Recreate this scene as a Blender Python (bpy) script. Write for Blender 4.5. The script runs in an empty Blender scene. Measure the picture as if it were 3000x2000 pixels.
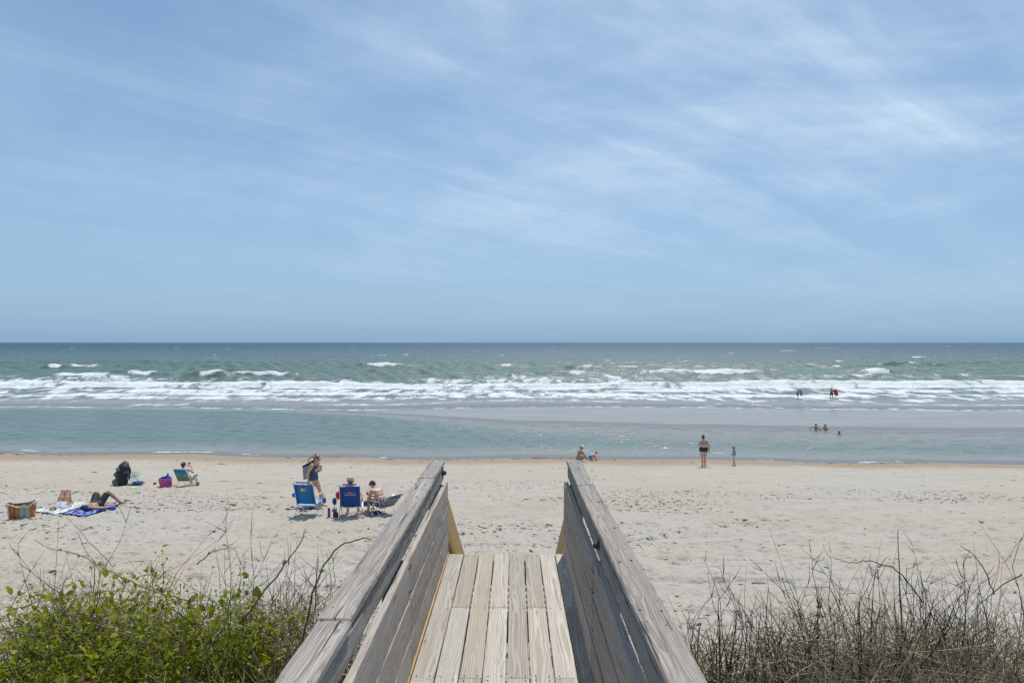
import bpy, math, random
import numpy as np
from mathutils import Vector, Matrix

random.seed(7)
rng = np.random.default_rng(7)
R = math.radians
scene = bpy.context.scene
COL = scene.collection

# ------------------------------------------------------------------ camera
CAM_Z = 7.2
cam_data = bpy.data.cameras.new('camera')
cam = bpy.data.objects.new('camera', cam_data)
COL.objects.link(cam)
cam.location = (0, 0, CAM_Z)
cam.rotation_euler = (R(90.07), 0, R(0.2))
cam_data.sensor_width = 36
cam_data.lens = 24
cam_data.clip_start = 0.05
cam_data.clip_end = 60000
scene.camera = cam

# ------------------------------------------------------------------ sky, sun, exposure
SUN_EL, SUN_AZ = R(64), R(15)
world = bpy.data.worlds.new('World')
scene.world = world
world.use_nodes = True


class NT:
    """small helper round a node tree"""
    def __init__(self, tree):
        self.t = tree
        for n in list(tree.nodes):
            tree.nodes.remove(n)

    def n(self, kind, ins=None, **props):
        nd = self.t.nodes.new(kind)
        for k, v in props.items():
            setattr(nd, k, v)
        for k, v in (ins or {}).items():
            s = nd.inputs[k]
            if isinstance(v, bpy.types.NodeSocket):
                self.t.links.new(v, s)
            else:
                s.default_value = v
        return nd

    def link(self, a, b):
        self.t.links.new(a, b)

    def math(self, op, a, b=0.0, c=0.0, clamp=False):
        return self.n('ShaderNodeMath', {0: a, 1: b, 2: c}, operation=op, use_clamp=clamp).outputs[0]

    def vmath(self, op, a, b=(0, 0, 0)):
        return self.n('ShaderNodeVectorMath', {0: a, 1: b}, operation=op).outputs[0]

    def mapr(self, v, a, b, c=0.0, d=1.0, smooth=True):
        return self.n('ShaderNodeMapRange', {0: v, 1: a, 2: b, 3: c, 4: d},
                      interpolation_type='SMOOTHSTEP' if smooth else 'LINEAR').outputs[0]

    def mix(self, f, a, b, blend='MIX'):
        nd = self.n('ShaderNodeMix', data_type='RGBA', blend_type=blend)
        for k, v in ((0, f), (6, a), (7, b)):
            s = nd.inputs[k]
            if isinstance(v, bpy.types.NodeSocket):
                self.t.links.new(v, s)
            else:
                s.default_value = (*v, 1.0) if (k != 0 and len(v) == 3) else v
        return nd.outputs[2]

    def noise(self, vec, scale, detail=2.0, rough=0.5, dist=0.0):
        return self.n('ShaderNodeTexNoise', {'Vector': vec, 'Scale': scale, 'Detail': detail,
                                             'Roughness': rough, 'Distortion': dist}).outputs[0]

    def ramp(self, f, stops, mode='LINEAR'):
        nd = self.n('ShaderNodeValToRGB', {0: f})
        nd.color_ramp.interpolation = mode
        e = nd.color_ramp.elements
        while len(e) < len(stops):
            e.new(0.5)
        for el, (p, c) in zip(e, stops):
            el.position = p
            el.color = (*c, 1.0) if len(c) == 3 else c
        return nd.outputs[0]


def build_world():
    g = NT(world.node_tree)
    sky = g.n('ShaderNodeTexSky', sky_type='NISHITA', sun_disc=False, sun_elevation=SUN_EL,
              sun_rotation=SUN_AZ, air_density=1.0, dust_density=0.25, ozone_density=2.2, altitude=0)
    tc = g.n('ShaderNodeTexCoord').outputs['Generated']
    sep = g.n('ShaderNodeSeparateXYZ', {0: tc})
    x, y, z = sep.outputs
    zz = g.math('ADD', g.math('MAXIMUM', z, 0.0), 0.10)
    u = g.math('DIVIDE', x, zz)
    v = g.math('DIVIDE', y, zz)
    p = g.n('ShaderNodeCombineXYZ', {0: u, 1: v, 2: 0.0}).outputs[0]
    # long wind-drawn streaks: cloud plane turned so that the streaks run away to the right
    warp = g.noise(p, 0.55, 3, 0.55)
    p2 = g.vmath('ADD', p, g.n('ShaderNodeCombineXYZ', {0: g.math('MULTIPLY', warp, 0.9), 1: g.math('MULTIPLY', warp, 0.5), 2: 0.0}).outputs[0])
    def streak(angle, sx, sy, loc, detail, rough, dist):
        m = g.n('ShaderNodeMapping', {0: p2, 'Location': loc, 'Rotation': (0, 0, R(angle)), 'Scale': (1, 1, 1)}).outputs[0]
        m = g.n('ShaderNodeMapping', {0: m, 'Scale': (sx, sy, 1)}).outputs[0]
        return g.noise(m, 1.0, detail, rough, dist)
    a = streak(-40, 0.20, 1.5, (0.3, 1.1, 0), 7, 0.58, 0.25)
    b = streak(-44, 0.085, 3.2, (4.2, 0.4, 0), 5, 0.55, 0.1)
    soft = g.noise(p, 0.42, 5, 0.6, 0.4)
    wisp = g.noise(p2, 2.2, 9, 0.72, 0.5)
    fib = streak(-36, 0.55, 5.5, (1.7, 2.2, 0), 8, 0.66, 0.5)
    ca = g.mapr(a, 0.40, 0.72)
    cb = g.mapr(b, 0.52, 0.75)
    cs = g.mapr(soft, 0.36, 0.70)
    cover = g.math('ADD', g.math('MULTIPLY', ca, 0.23), g.math('MULTIPLY', cb, 0.18))
    cover = g.math('ADD', cover, g.math('MULTIPLY', cs, 0.52))
    cover = g.math('MULTIPLY', cover, g.mapr(wisp, 0.28, 0.70, 0.68, 1.22))
    cover = g.math('MULTIPLY', cover, g.mapr(fib, 0.30, 0.70, 0.82, 1.14))
    # more veil on the sunward (right) side of the sky, thinning to the left
    side = g.mapr(g.math('ADD', g.math('MULTIPLY', x, 0.9), g.math('MULTIPLY', z, 0.35)), -0.60, 0.70, 0.50, 1.95)
    cover = g.math('MULTIPLY', cover, side)
    fade = g.mapr(z, 0.02, 0.24, 0.10, 1.0)
    cover = g.math('MULTIPLY', cover, fade, clamp=True)
    # hue of clear air
    clear = g.n('ShaderNodeHueSaturation', {'Hue': 0.5, 'Saturation': 1.10, 'Value': 1.0, 'Fac': 1.0, 'Color': sky.outputs[0]}).outputs[0]
    clear = g.mix(1.0, clear, (0.90, 1.0, 1.0), 'MULTIPLY')
    # salty marine air: a pale blue veil that thickens towards the horizon all round
    veil = g.math('POWER', 2.718, g.math('MULTIPLY', g.math('MAXIMUM', z, 0.0), -4.6))
    low = g.math('POWER', 2.718, g.math('MULTIPLY', g.math('MAXIMUM', z, 0.0), -18.0))
    vcol = g.mix(low, (3.35, 5.15, 7.55), (2.45, 4.0, 5.85))
    clear = g.mix(g.mapr(veil, 0.0, 1.0, 0.30, 0.97, False), clear, vcol)
    col = g.mix(cover, clear, (6.1, 7.6, 9.2))
    bg = g.n('ShaderNodeBackground', {'Color': col, 'Strength': 0.10})
    out = g.n('ShaderNodeOutputWorld')
    g.link(bg.outputs[0], out.inputs[0])


build_world()
sun_data = bpy.data.lights.new('sun', 'SUN')
sun_data.energy = 4.0
sun_data.angle = R(0.53)
sun_data.color = (1.0, 0.95, 0.88)
sun = bpy.data.objects.new('sun', sun_data)
COL.objects.link(sun)
SUN_DIR = Vector((math.sin(SUN_AZ) * math.cos(SUN_EL), math.cos(SUN_AZ) * math.cos(SUN_EL), math.sin(SUN_EL)))
sun.rotation_euler = (-SUN_DIR).to_track_quat('-Z', 'Y').to_euler()
sun.location = (10, 30, 60)

vs = scene.view_settings
vs.view_transform = 'Standard'
vs.look = 'None'
vs.exposure = 0.0
vs.gamma = 1.0
vs.use_curve_mapping = False
scene.cycles.use_denoising = False
scene.cycles.max_bounces = 6
scene.cycles.sample_clamp_indirect = 2.0
scene.cycles.transparent_max_bounces = 8

# ------------------------------------------------------------------ helpers: naming and tagging
def tag(o, label=None, cat=None, group=None, kind=None):
    if label: o['label'] = label
    if cat: o['category'] = cat
    if group: o['group'] = group
    if kind: o['kind'] = kind
    return o


def empty(name, loc=(0, 0, 0), rz=0.0, label=None, cat=None, group=None):
    o = bpy.data.objects.new(name, None)
    o.empty_display_size = 0.1
    o.location = loc
    o.rotation_euler = (0, 0, rz)
    COL.objects.link(o)
    return tag(o, label, cat, group)


def link_mesh(name, me, mat=None, parent=None, smooth=False):
    if mat is not None and not me.materials:
        me.materials.append(mat)
    o = bpy.data.objects.new(name, me)
    COL.objects.link(o)
    if parent is not None:
        o.parent = parent
    if smooth:
        me.shade_smooth()
    return o


def np_mesh(name, V, F, mat, parent=None, smooth=True):
    me = bpy.data.meshes.new(name)
    V = np.asarray(V, dtype=np.float32)
    F = np.asarray(F, dtype=np.int32)
    n = F.shape[1]
    me.vertices.add(len(V)); me.vertices.foreach_set('co', V.ravel())
    me.loops.add(F.size); me.loops.foreach_set('vertex_index', F.ravel())
    me.polygons.add(len(F))
    me.polygons.foreach_set('loop_start', np.arange(0, F.size, n, dtype=np.int32))
    me.update(calc_edges=True)
    return link_mesh(name, me, mat, parent, smooth)


def V3(*a):
    return np.array(a, dtype=float)


class MB:
    """collects shapes for ONE mesh"""
    def __init__(self):
        self.v = []; self.f = []

    def add(self, verts, faces):
        b = len(self.v)
        self.v.extend([tuple(p) for p in verts])
        self.f.extend([tuple(i + b for i in q) for q in faces])
        return self

    def box(self, lo, hi, M=None):
        (a, b, c), (d, e, f) = lo, hi
        vs = [(a, b, c), (d, b, c), (d, e, c), (a, e, c), (a, b, f), (d, b, f), (d, e, f), (a, e, f)]
        if M is not None:
            vs = [tuple(M @ Vector(p)) for p in vs]
        return self.add(vs, [(0, 3, 2, 1), (4, 5, 6, 7), (0, 1, 5, 4), (1, 2, 6, 5), (2, 3, 7, 6), (3, 0, 4, 7)])

    def tube(self, pts, rad, n=8, caps=True, closed=False):
        pts = [np.array(p, dtype=float) for p in pts]
        m = len(pts)
        rads = rad if isinstance(rad, (list, tuple, np.ndarray)) else [rad] * m
        prev = None
        vs, fs = [], []
        for i, p in enumerate(pts):
            if closed:
                t = pts[(i + 1) % m] - pts[i - 1]
            else:
                t = pts[min(i + 1, m - 1)] - pts[max(i - 1, 0)]
            t = t / (np.linalg.norm(t) + 1e-9)
            if prev is None:
                h = V3(0, 0, 1) if abs(t[2]) < 0.9 else V3(1, 0, 0)
                u = np.cross(t, h)
            else:
                u = prev - t * np.dot(prev, t)
            u /= np.linalg.norm(u) + 1e-9
            w = np.cross(t, u)
            prev = u
            for k in range(n):
                a = 2 * math.pi * k / n
                vs.append(p + rads[i] * (math.cos(a) * u + math.sin(a) * w))
        for i in range(m if closed else m - 1):
            j = (i + 1) % m
            for k in range(n):
                l = (k + 1) % n
                fs.append((i * n + k, i * n + l, j * n + l, j * n + k))
        if caps and not closed:
            fs.append(tuple(range(n - 1, -1, -1)))
            fs.append(tuple((m - 1) * n + k for k in range(n)))
        return self.add(vs, fs)

    def lathe(self, prof, n=16, M=None, caps=True):
        vs, fs = [], []
        for r, z in prof:
            for k in range(n):
                a = 2 * math.pi * k / n
                p = Vector((r * math.cos(a), r * math.sin(a), z))
                vs.append(tuple(M @ p) if M is not None else tuple(p))
        for i in range(len(prof) - 1):
            for k in range(n):
                l = (k + 1) % n
                fs.append((i * n + k, i * n + l, (i + 1) * n + l, (i + 1) * n + k))
        if caps:
            fs.append(tuple(range(n - 1, -1, -1)))
            fs.append(tuple((len(prof) - 1) * n + k for k in range(n)))
        return self.add(vs, fs)

    def ellipsoid(self, c, r, n=10, m=6, M=None):
        prof = []
        vs, fs = [], []
        for i in range(m + 1):
            t = math.pi * i / m
            for k in range(n):
                a = 2 * math.pi * k / n
                p = Vector((r[0] * math.sin(t) * math.cos(a), r[1] * math.sin(t) * math.sin(a), r[2] * math.cos(t)))
                if M is not None: p = M @ p
                vs.append((c[0] + p[0], c[1] + p[1], c[2] + p[2]))
        for i in range(m):
            for k in range(n):
                l = (k + 1) % n
                fs.append((i * n + k, (i + 1) * n + k, (i + 1) * n + l, i * n + l))
        return self.add(vs, fs)

    def sheet(self, fn, nu, nv, thick=0.0):
        """grid surface fn(u,v)->xyz, optionally given real thickness along z/normal"""
        P = np.array([[fn(i / nu, j / nv) for j in range(nv + 1)] for i in range(nu + 1)], dtype=float)
        idx = lambda i, j: i * (nv + 1) + j
        fs = [(idx(i, j), idx(i + 1, j), idx(i + 1, j + 1), idx(i, j + 1)) for i in range(nu) for j in range(nv)]
        if thick:
            du = np.gradient(P, axis=0); dv = np.gradient(P, axis=1)
            N = np.cross(du, dv); N /= np.linalg.norm(N, axis=2, keepdims=True) + 1e-9
            Q = P - N * thick
            o = (nu + 1) * (nv + 1)
            fs2 = [tuple(o + i for i in reversed(q)) for q in fs]
            rim = [idx(i, 0) for i in range(nu + 1)] + [idx(nu, j) for j in range(1, nv + 1)] + \
                  [idx(i, nv) for i in range(nu - 1, -1, -1)] + [idx(0, j) for j in range(nv - 1, 0, -1)]
            fr = [(rim[(k + 1) % len(rim)], rim[k], o + rim[k], o + rim[(k + 1) % len(rim)]) for k in range(len(rim))]
            return self.add(list(P.reshape(-1, 3)) + list(Q.reshape(-1, 3)), fs + fs2 + fr)
        return self.add(P.reshape(-1, 3), fs)

    def build(self, name, mat, parent=None, smooth=False):
        me = bpy.data.meshes.new(name)
        me.from_pydata([tuple(map(float, p)) for p in self.v], [], self.f)
        me.update()
        return link_mesh(name, me, mat, parent, smooth)


def bevel(o, w=0.004, seg=1):
    m = o.modifiers.new('bevel', 'BEVEL')
    m.width = w; m.segments = seg; m.limit_method = 'ANGLE'
    return o


# ------------------------------------------------------------------ noise in numpy
def _hash(i, j, s):
    h = (i * 374761393 + j * 668265263 + s * 974634777) & 0x7fffffff
    h = ((h ^ (h >> 13)) * 1274126177) & 0x7fffffff
    return ((h ^ (h >> 16)) & 0xffff) / 65535.0


def vnoise(x, y, s=0):
    x = np.asarray(x, dtype=float); y = np.asarray(y, dtype=float)
    i = np.floor(x).astype(np.int64); j = np.floor(y).astype(np.int64)
    fx = x - i; fy = y - j
    fx = fx * fx * fx * (fx * (fx * 6 - 15) + 10); fy = fy * fy * fy * (fy * (fy * 6 - 15) + 10)
    a = _hash(i, j, s); b = _hash(i + 1, j, s); c = _hash(i, j + 1, s); d = _hash(i + 1, j + 1, s)
    return (a * (1 - fx) + b * fx) * (1 - fy) + (c * (1 - fx) + d * fx) * fy


def fbm(x, y, s=0, o=4, g=0.5):
    t = 0.0; a = 1.0; w = 0.0
    for k in range(o):
        t = t + a * vnoise(x * 2 ** k + 17.3 * k, y * 2 ** k - 9.1 * k, s + k)
        w += a; a *= g
    return t / w


def sstep(a, b, x):
    t = np.clip((x - a) / (b - a), 0, 1)
    return t * t * (3 - 2 * t)


# ------------------------------------------------------------------ the lie of the land (z = 0 is the still water)
BX = [-80, -40, -25, -16, -6, 0, 8, 16, 32, 60]
BN = [77, 76, 74, 69.5, 66, 63.3, 61.5, 60.2, 58.2, 57]     # landward edge of the sand bar
BF = [75, 75, 74, 71.5, 74.5, 76, 76.5, 75.5, 72.5, 72]     # seaward edge of the sand bar


def shore(x):
    return 42.3 - 0.05 * x + 0.35 * np.sin(x * 0.21) + 0.25 * np.sin(x * 0.53 + 1) + 0.5 * (vnoise(x * 0.3, x * 0, 5) - 0.5)


def bar_edges(x):
    yn = np.interp(x, BX, BN) + 0.7 * (vnoise(x * 0.22, x * 0, 11) - 0.5)
    yf = np.interp(x, BX, BF) + 1.6 * (vnoise(x * 0.13, x * 0 + 3, 12) - 0.5)
    return yn, yf


def tz(x, y):
    """smooth terrain height"""
    x = np.asarray(x, dtype=float); y = np.asarray(y, dtype=float)
    sh = shore(x)
    face = 2.3 * (1 - (y - 19) / (sh - 19))
    back = 2.3 + (19 - y) * 0.035
    land = np.where(y < 19, back, face)
    # soften the berm
    land = land - 0.12 * np.exp(-((y - 19) / 3.0) ** 2)
    dune = sstep(9.6, 4.0, y) * (1.92 + 0.06 * np.sin(x * 1.3 + 0.7) + 0.07 * np.sin(x * 0.5))
    land = land + dune
    pool = np.maximum(-0.075 * (y - sh), -0.8)
    yn, yf = bar_edges(x)
    m = (yn + yf) / 2; hw = np.maximum((yf - yn) / 2, 1.5)
    q = (y - m) / hw
    hb = np.interp(x, [-60, -25, -16, -6, 0], [-0.16, -0.10, 0.0, 0.06, 0.07])
    bar = hb - 0.07 * q * q
    sea = -0.022 * (y - yf)
    under = np.maximum(np.maximum(pool, bar), -0.8)
    under = np.where(y > yf, np.maximum(np.maximum(bar, sea), -6), under)
    return np.where(y < sh, np.maximum(land, -0.05), under)


def t_detail(x, y):
    """soft lumps and footprint-sized relief of the dry sand"""
    dry = sstep(43, 36, y)
    n = (fbm(x * 0.9, y * 0.9, 21, 3) - 0.5) * 0.10
    n = n + (fbm(x * 2.6, y * 3.4, 31, 3) - 0.5) * 0.065 * sstep(34, 18, y)
    r = 1 - np.abs(2 * fbm(x * 1.9, y * 2.6, 41, 2) - 1)
    n = n + (r - 0.7) * 0.05 * sstep(34, 16, y)
    return n * dry


def ground(x, y):
    return float(tz(x, y) + t_detail(x, y))


VPX, VPY, FPX = 1507.0, 1002.5, 2000.0


def at(px, py, lift=0.0):
    """the point of the ground seen at a given place of the photograph"""
    lo = None
    for yy in np.arange(9.0, 110, 0.1):
        h = CAM_Z - (py - VPY) / FPX * yy
        x = (px - VPX) / FPX * yy
        if h <= float(tz(x, yy)) + 0.0:
            return Vector((x, yy, ground(x, yy) + lift))
    return Vector((x, yy, 0))


def pt(px, py, d):
    return V3((px - VPX) / FPX * d, d, CAM_Z - (py - VPY) / FPX * d)
# ------------------------------------------------------------------ materials
def new_mat(name):
    m = bpy.data.materials.new(name)
    m.use_nodes = True
    return m, NT(m.node_tree)


def finish(m, g, bsdf):
    out = g.n('ShaderNodeOutputMaterial')
    g.link(bsdf, out.inputs[0])
    return m


_cache = {}


def simple(name, col, rough=0.6, var=0.12, scale=40, bump=0.0, metal=0.0, spec=0.5, sss=0.0, rnd=0.0, sheen=0.0):
    if name in _cache: return _cache[name]
    m, g = new_mat(name)
    oc = g.n('ShaderNodeTexCoord').outputs['Object']
    n = g.noise(oc, scale, 4, 0.6)
    c1 = tuple(max(0, c * (1 - var)) for c in col); c2 = tuple(min(1, c * (1 + var)) for c in col)
    c = g.mix(g.mapr(n, 0.25, 0.75), c1, c2)
    if rnd:
        r = g.n('ShaderNodeObjectInfo').outputs['Random']
        c = g.n('ShaderNodeHueSaturation', {'Value': g.mapr(r, 0, 1, 1 - rnd, 1 + rnd, False), 'Color': c}).outputs[0]
    b = g.n('ShaderNodeBsdfPrincipled', {'Base Color': c, 'Roughness': rough, 'Metallic': metal, 'Specular IOR Level': spec})
    if sss:
        b.inputs['Subsurface Weight'].default_value = sss
        b.inputs['Subsurface Radius'].default_value = (0.02, 0.008, 0.005)
    if sheen:
        b.inputs['Sheen Weight'].default_value = sheen
    if bump:
        bp = g.n('ShaderNodeBump', {'Strength': bump, 'Distance': 0.004, 'Height': n})
        g.link(bp.outputs[0], b.inputs['Normal'])
    _cache[name] = finish(m, g, b.outputs[0])
    return m


def stripes(name, axis, scale, stops, rough=0.8, warp=0.0, offset=0.0):
    """printed or woven stripes: colour bands along an object axis"""
    m, g = new_mat(name)
    oc = g.n('ShaderNodeTexCoord').outputs['Object']
    s = g.n('ShaderNodeSeparateXYZ', {0: oc}).outputs[axis]
    if warp:
        s = g.math('ADD', s, g.math('MULTIPLY', g.math('SUBTRACT', g.noise(oc, 9, 2), 0.5), warp))
    f = g.math('FRACT', g.math('ADD', g.math('MULTIPLY', s, scale), offset))
    c = g.ramp(f, stops, 'CONSTANT')
    n = g.noise(oc, 60, 3)
    c = g.mix(g.mapr(n, 0.2, 0.8, 0.0, 0.25), c, (0.08, 0.08, 0.09))
    b = g.n('ShaderNodeBsdfPrincipled', {'Base Color': c, 'Roughness': rough, 'Specular IOR Level': 0.2})
    bp = g.n('ShaderNodeBump', {'Strength': 0.3, 'Distance': 0.003, 'Height': n})
    g.link(bp.outputs[0], b.inputs['Normal'])
    return finish(m, g, b.outputs[0])


def wood(name, dark, mid, light, axis='Y', ring=30.0, contrast=1.0, check=0.6, rough=0.85, rnd=0.14, bump=0.5):
    m, g = new_mat(name)
    oc = g.n('ShaderNodeTexCoord').outputs['Object']
    r = g.n('ShaderNodeObjectInfo').outputs['Random']
    if axis == 'Z':
        oc = g.n('ShaderNodeMapping', {0: oc, 'Rotation': (R(90), 0, 0)}).outputs[0]
    if axis == 'X':
        oc = g.n('ShaderNodeMapping', {0: oc, 'Rotation': (0, 0, R(90))}).outputs[0]
    off = g.n('ShaderNodeCombineXYZ', {0: g.math('MULTIPLY', r, 0.0), 1: g.math('MULTIPLY', r, 53.0), 2: 0.0}).outputs[0]
    v = g.vmath('ADD', oc, off)
    r2 = g.math('FRACT', g.math('MULTIPLY', r, 17.31))
    # the pith of the log lies somewhere below the board and wanders along its length
    w1 = g.noise(g.vmath('MULTIPLY', v, (1.5, 0.75, 1.5)), 1.0, 2, 0.5)
    w2 = g.noise(g.vmath('MULTIPLY', v, (7.0, 2.0, 7.0)), 1.0, 2, 0.5)
    sx, sy, sz = g.n('ShaderNodeSeparateXYZ', {0: oc}).outputs
    cx = g.math('ADD', g.math('MULTIPLY', g.math('SUBTRACT', w1, 0.5), 0.20), g.math('MULTIPLY', g.math('SUBTRACT', r2, 0.5), 0.16))
    dx = g.math('ADD', sx, cx)
    dz = g.math('ADD', sz, g.math('ADD', 0.03, g.math('MULTIPLY', w2, 0.012)))
    rad = g.math('SQRT', g.math('ADD', g.math('MULTIPLY', dx, dx), g.math('MULTIPLY', dz, dz)))
    fine = g.noise(g.vmath('MULTIPLY', v, (55, 2.2, 55)), 1.0, 3, 0.6)
    rings = g.math('FRACT', g.math('ADD', g.math('MULTIPLY', rad, 2.6 * ring), g.math('MULTIPLY', fine, 0.25)))
    late = g.math('MULTIPLY', g.mapr(rings, 0.15, 0.8), g.mapr(rings, 1.0, 0.9))
    fibre = g.noise(g.vmath('MULTIPLY', v, (260, 5.0, 260)), 1.0, 3, 0.65)
    patch = g.noise(g.vmath('MULTIPLY', v, (4, 1.2, 4)), 1.0, 4, 0.6)
    crk = g.noise(g.vmath('MULTIPLY', v, (70, 1.6, 70)), 1.0, 2, 0.5, 0.3)
    crack = g.mapr(crk, 0.345, 0.29)
    # knots
    vor = g.n('ShaderNodeTexVoronoi', {'Vector': g.vmath('MULTIPLY', v, (5.5, 1.5, 5.5)), 'Scale': 1.0}).outputs['Distance']
    knot = g.mapr(vor, 0.085, 0.04)
    c = g.mix(g.math('MULTIPLY', late, contrast, clamp=True), light, mid)
    c = g.mix(g.mapr(fibre, 0.35, 0.72, 0.0, 0.55), c, dark)
    streaks = g.noise(g.vmath('MULTIPLY', v, (38, 1.1, 38)), 1.0, 4, 0.7, 0.2)
    c = g.mix(g.mapr(streaks, 0.50, 0.72, 0.0, 0.55), c, dark)
    c = g.mix(g.mapr(streaks, 0.46, 0.30, 0.0, 0.45), c, light)
    stain = g.noise(g.vmath('MULTIPLY', v, (9, 3.5, 9)), 1.0, 5, 0.7, 0.5)
    c = g.mix(g.mapr(stain, 0.56, 0.72, 0.0, 0.5 * check), c, dark)
    c = g.mix(g.mapr(patch, 0.35, 0.75, 0.0, 0.45), c, mid)
    c = g.mix(g.math('MULTIPLY', crack, check), c, tuple(0.25 * q for q in dark))
    c = g.mix(g.math('MULTIPLY', knot, 0.6), c, tuple(0.6 * q for q in dark))
    c = g.n('ShaderNodeHueSaturation', {'Value': g.mapr(r, 0, 1, 1 - rnd, 1 + rnd, False),
                                        'Saturation': g.mapr(r2, 0, 1, 0.75, 1.2, False), 'Color': c}).outputs[0]
    b = g.n('ShaderNodeBsdfPrincipled', {'Base Color': c, 'Roughness': rough, 'Specular IOR Level': 0.25})
    h = g.math('ADD', g.math('MULTIPLY', late, -0.5), g.math('MULTIPLY', fibre, 0.6))
    h = g.math('SUBTRACT', h, g.math('MULTIPLY', crack, 1.5))
    bp = g.n('ShaderNodeBump', {'Strength': bump, 'Distance': 0.003, 'Height': h})
    g.link(bp.outputs[0], b.inputs['Normal'])
    return finish(m, g, b.outputs[0])


def sand_mat():
    m, g = new_mat('beach sand')
    geo = g.n('ShaderNodeNewGeometry').outputs['Position']
    sx, sy, sz = g.n('ShaderNodeSeparateXYZ', {0: geo}).outputs
    big = g.noise(g.vmath('MULTIPLY', geo, (0.10, 0.22, 0.1)), 1.0, 4, 0.6, 0.4)
    med = g.noise(g.vmath('MULTIPLY', geo, (0.6, 1.4, 0.6)), 1.0, 5, 0.65)
    grain = g.noise(geo, 55, 3, 0.7)
    speck = g.noise(g.vmath('MULTIPLY', geo, (5, 9, 5)), 1.0, 4, 0.75)
    c = g.mix(g.mapr(big, 0.44, 0.66), (0.435, 0.405, 0.352), (0.438, 0.378, 0.298))
    c = g.mix(g.mapr(med, 0.30, 0.72, 0, 0.5), c, (0.345, 0.318, 0.280))
    c = g.mix(g.mapr(speck, 0.58, 0.78, 0, 0.34), c, (0.22, 0.19, 0.155))
    c = g.mix(g.mapr(grain, 0.2, 0.8, 0.0, 0.22), c, (0.30, 0.265, 0.225))
    # damp fringe by the water, then wet sand
    hz = g.math('ADD', sz, g.math('MULTIPLY', g.math('SUBTRACT', med, 0.5), 0.10))
    damp = g.mapr(hz, 0.62, 0.20)
    c = g.mix(g.math('MULTIPLY', damp, 0.85), c, (0.305, 0.222, 0.150))
    wet_z = g.mapr(hz, 0.085, 0.03)
    wet_y = g.mapr(sy, 43.5, 46.0)
    wet = g.math('MAXIMUM', g.math('MULTIPLY', wet_z, 0.9), wet_y)
    wetc = g.mix(g.mapr(g.noise(g.vmath('MULTIPLY', geo, (0.10, 0.35, 0.1)), 1.0, 5, 0.65), 0.35, 0.7), (0.29, 0.24, 0.195), (0.225, 0.187, 0.157))
    c = g.mix(wet, c, wetc)
    rough = g.mapr(wet, 0, 1, 0.95, 0.20, False)
    spec = g.mapr(wet, 0, 1, 0.15, 0.5, False)
    b = g.n('ShaderNodeBsdfPrincipled', {'Base Color': c, 'Roughness': rough, 'Specular IOR Level': spec, 'IOR': 1.36})
    rip = g.noise(g.vmath('MULTIPLY', geo, (6.5, 9.0, 6.5)), 1.0, 4, 0.6, 0.3)
    dry = g.mapr(wet, 0, 1, 1.0, 0.05, False)
    h = g.math('ADD', g.math('MULTIPLY', rip, 0.075), g.math('MULTIPLY', grain, 0.006))
    bp = g.n('ShaderNodeBump', {'Strength': dry, 'Distance': 0.9, 'Height': h})
    g.link(bp.outputs[0], b.inputs['Normal'])
    return finish(m, g, b.outputs[0])


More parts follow.
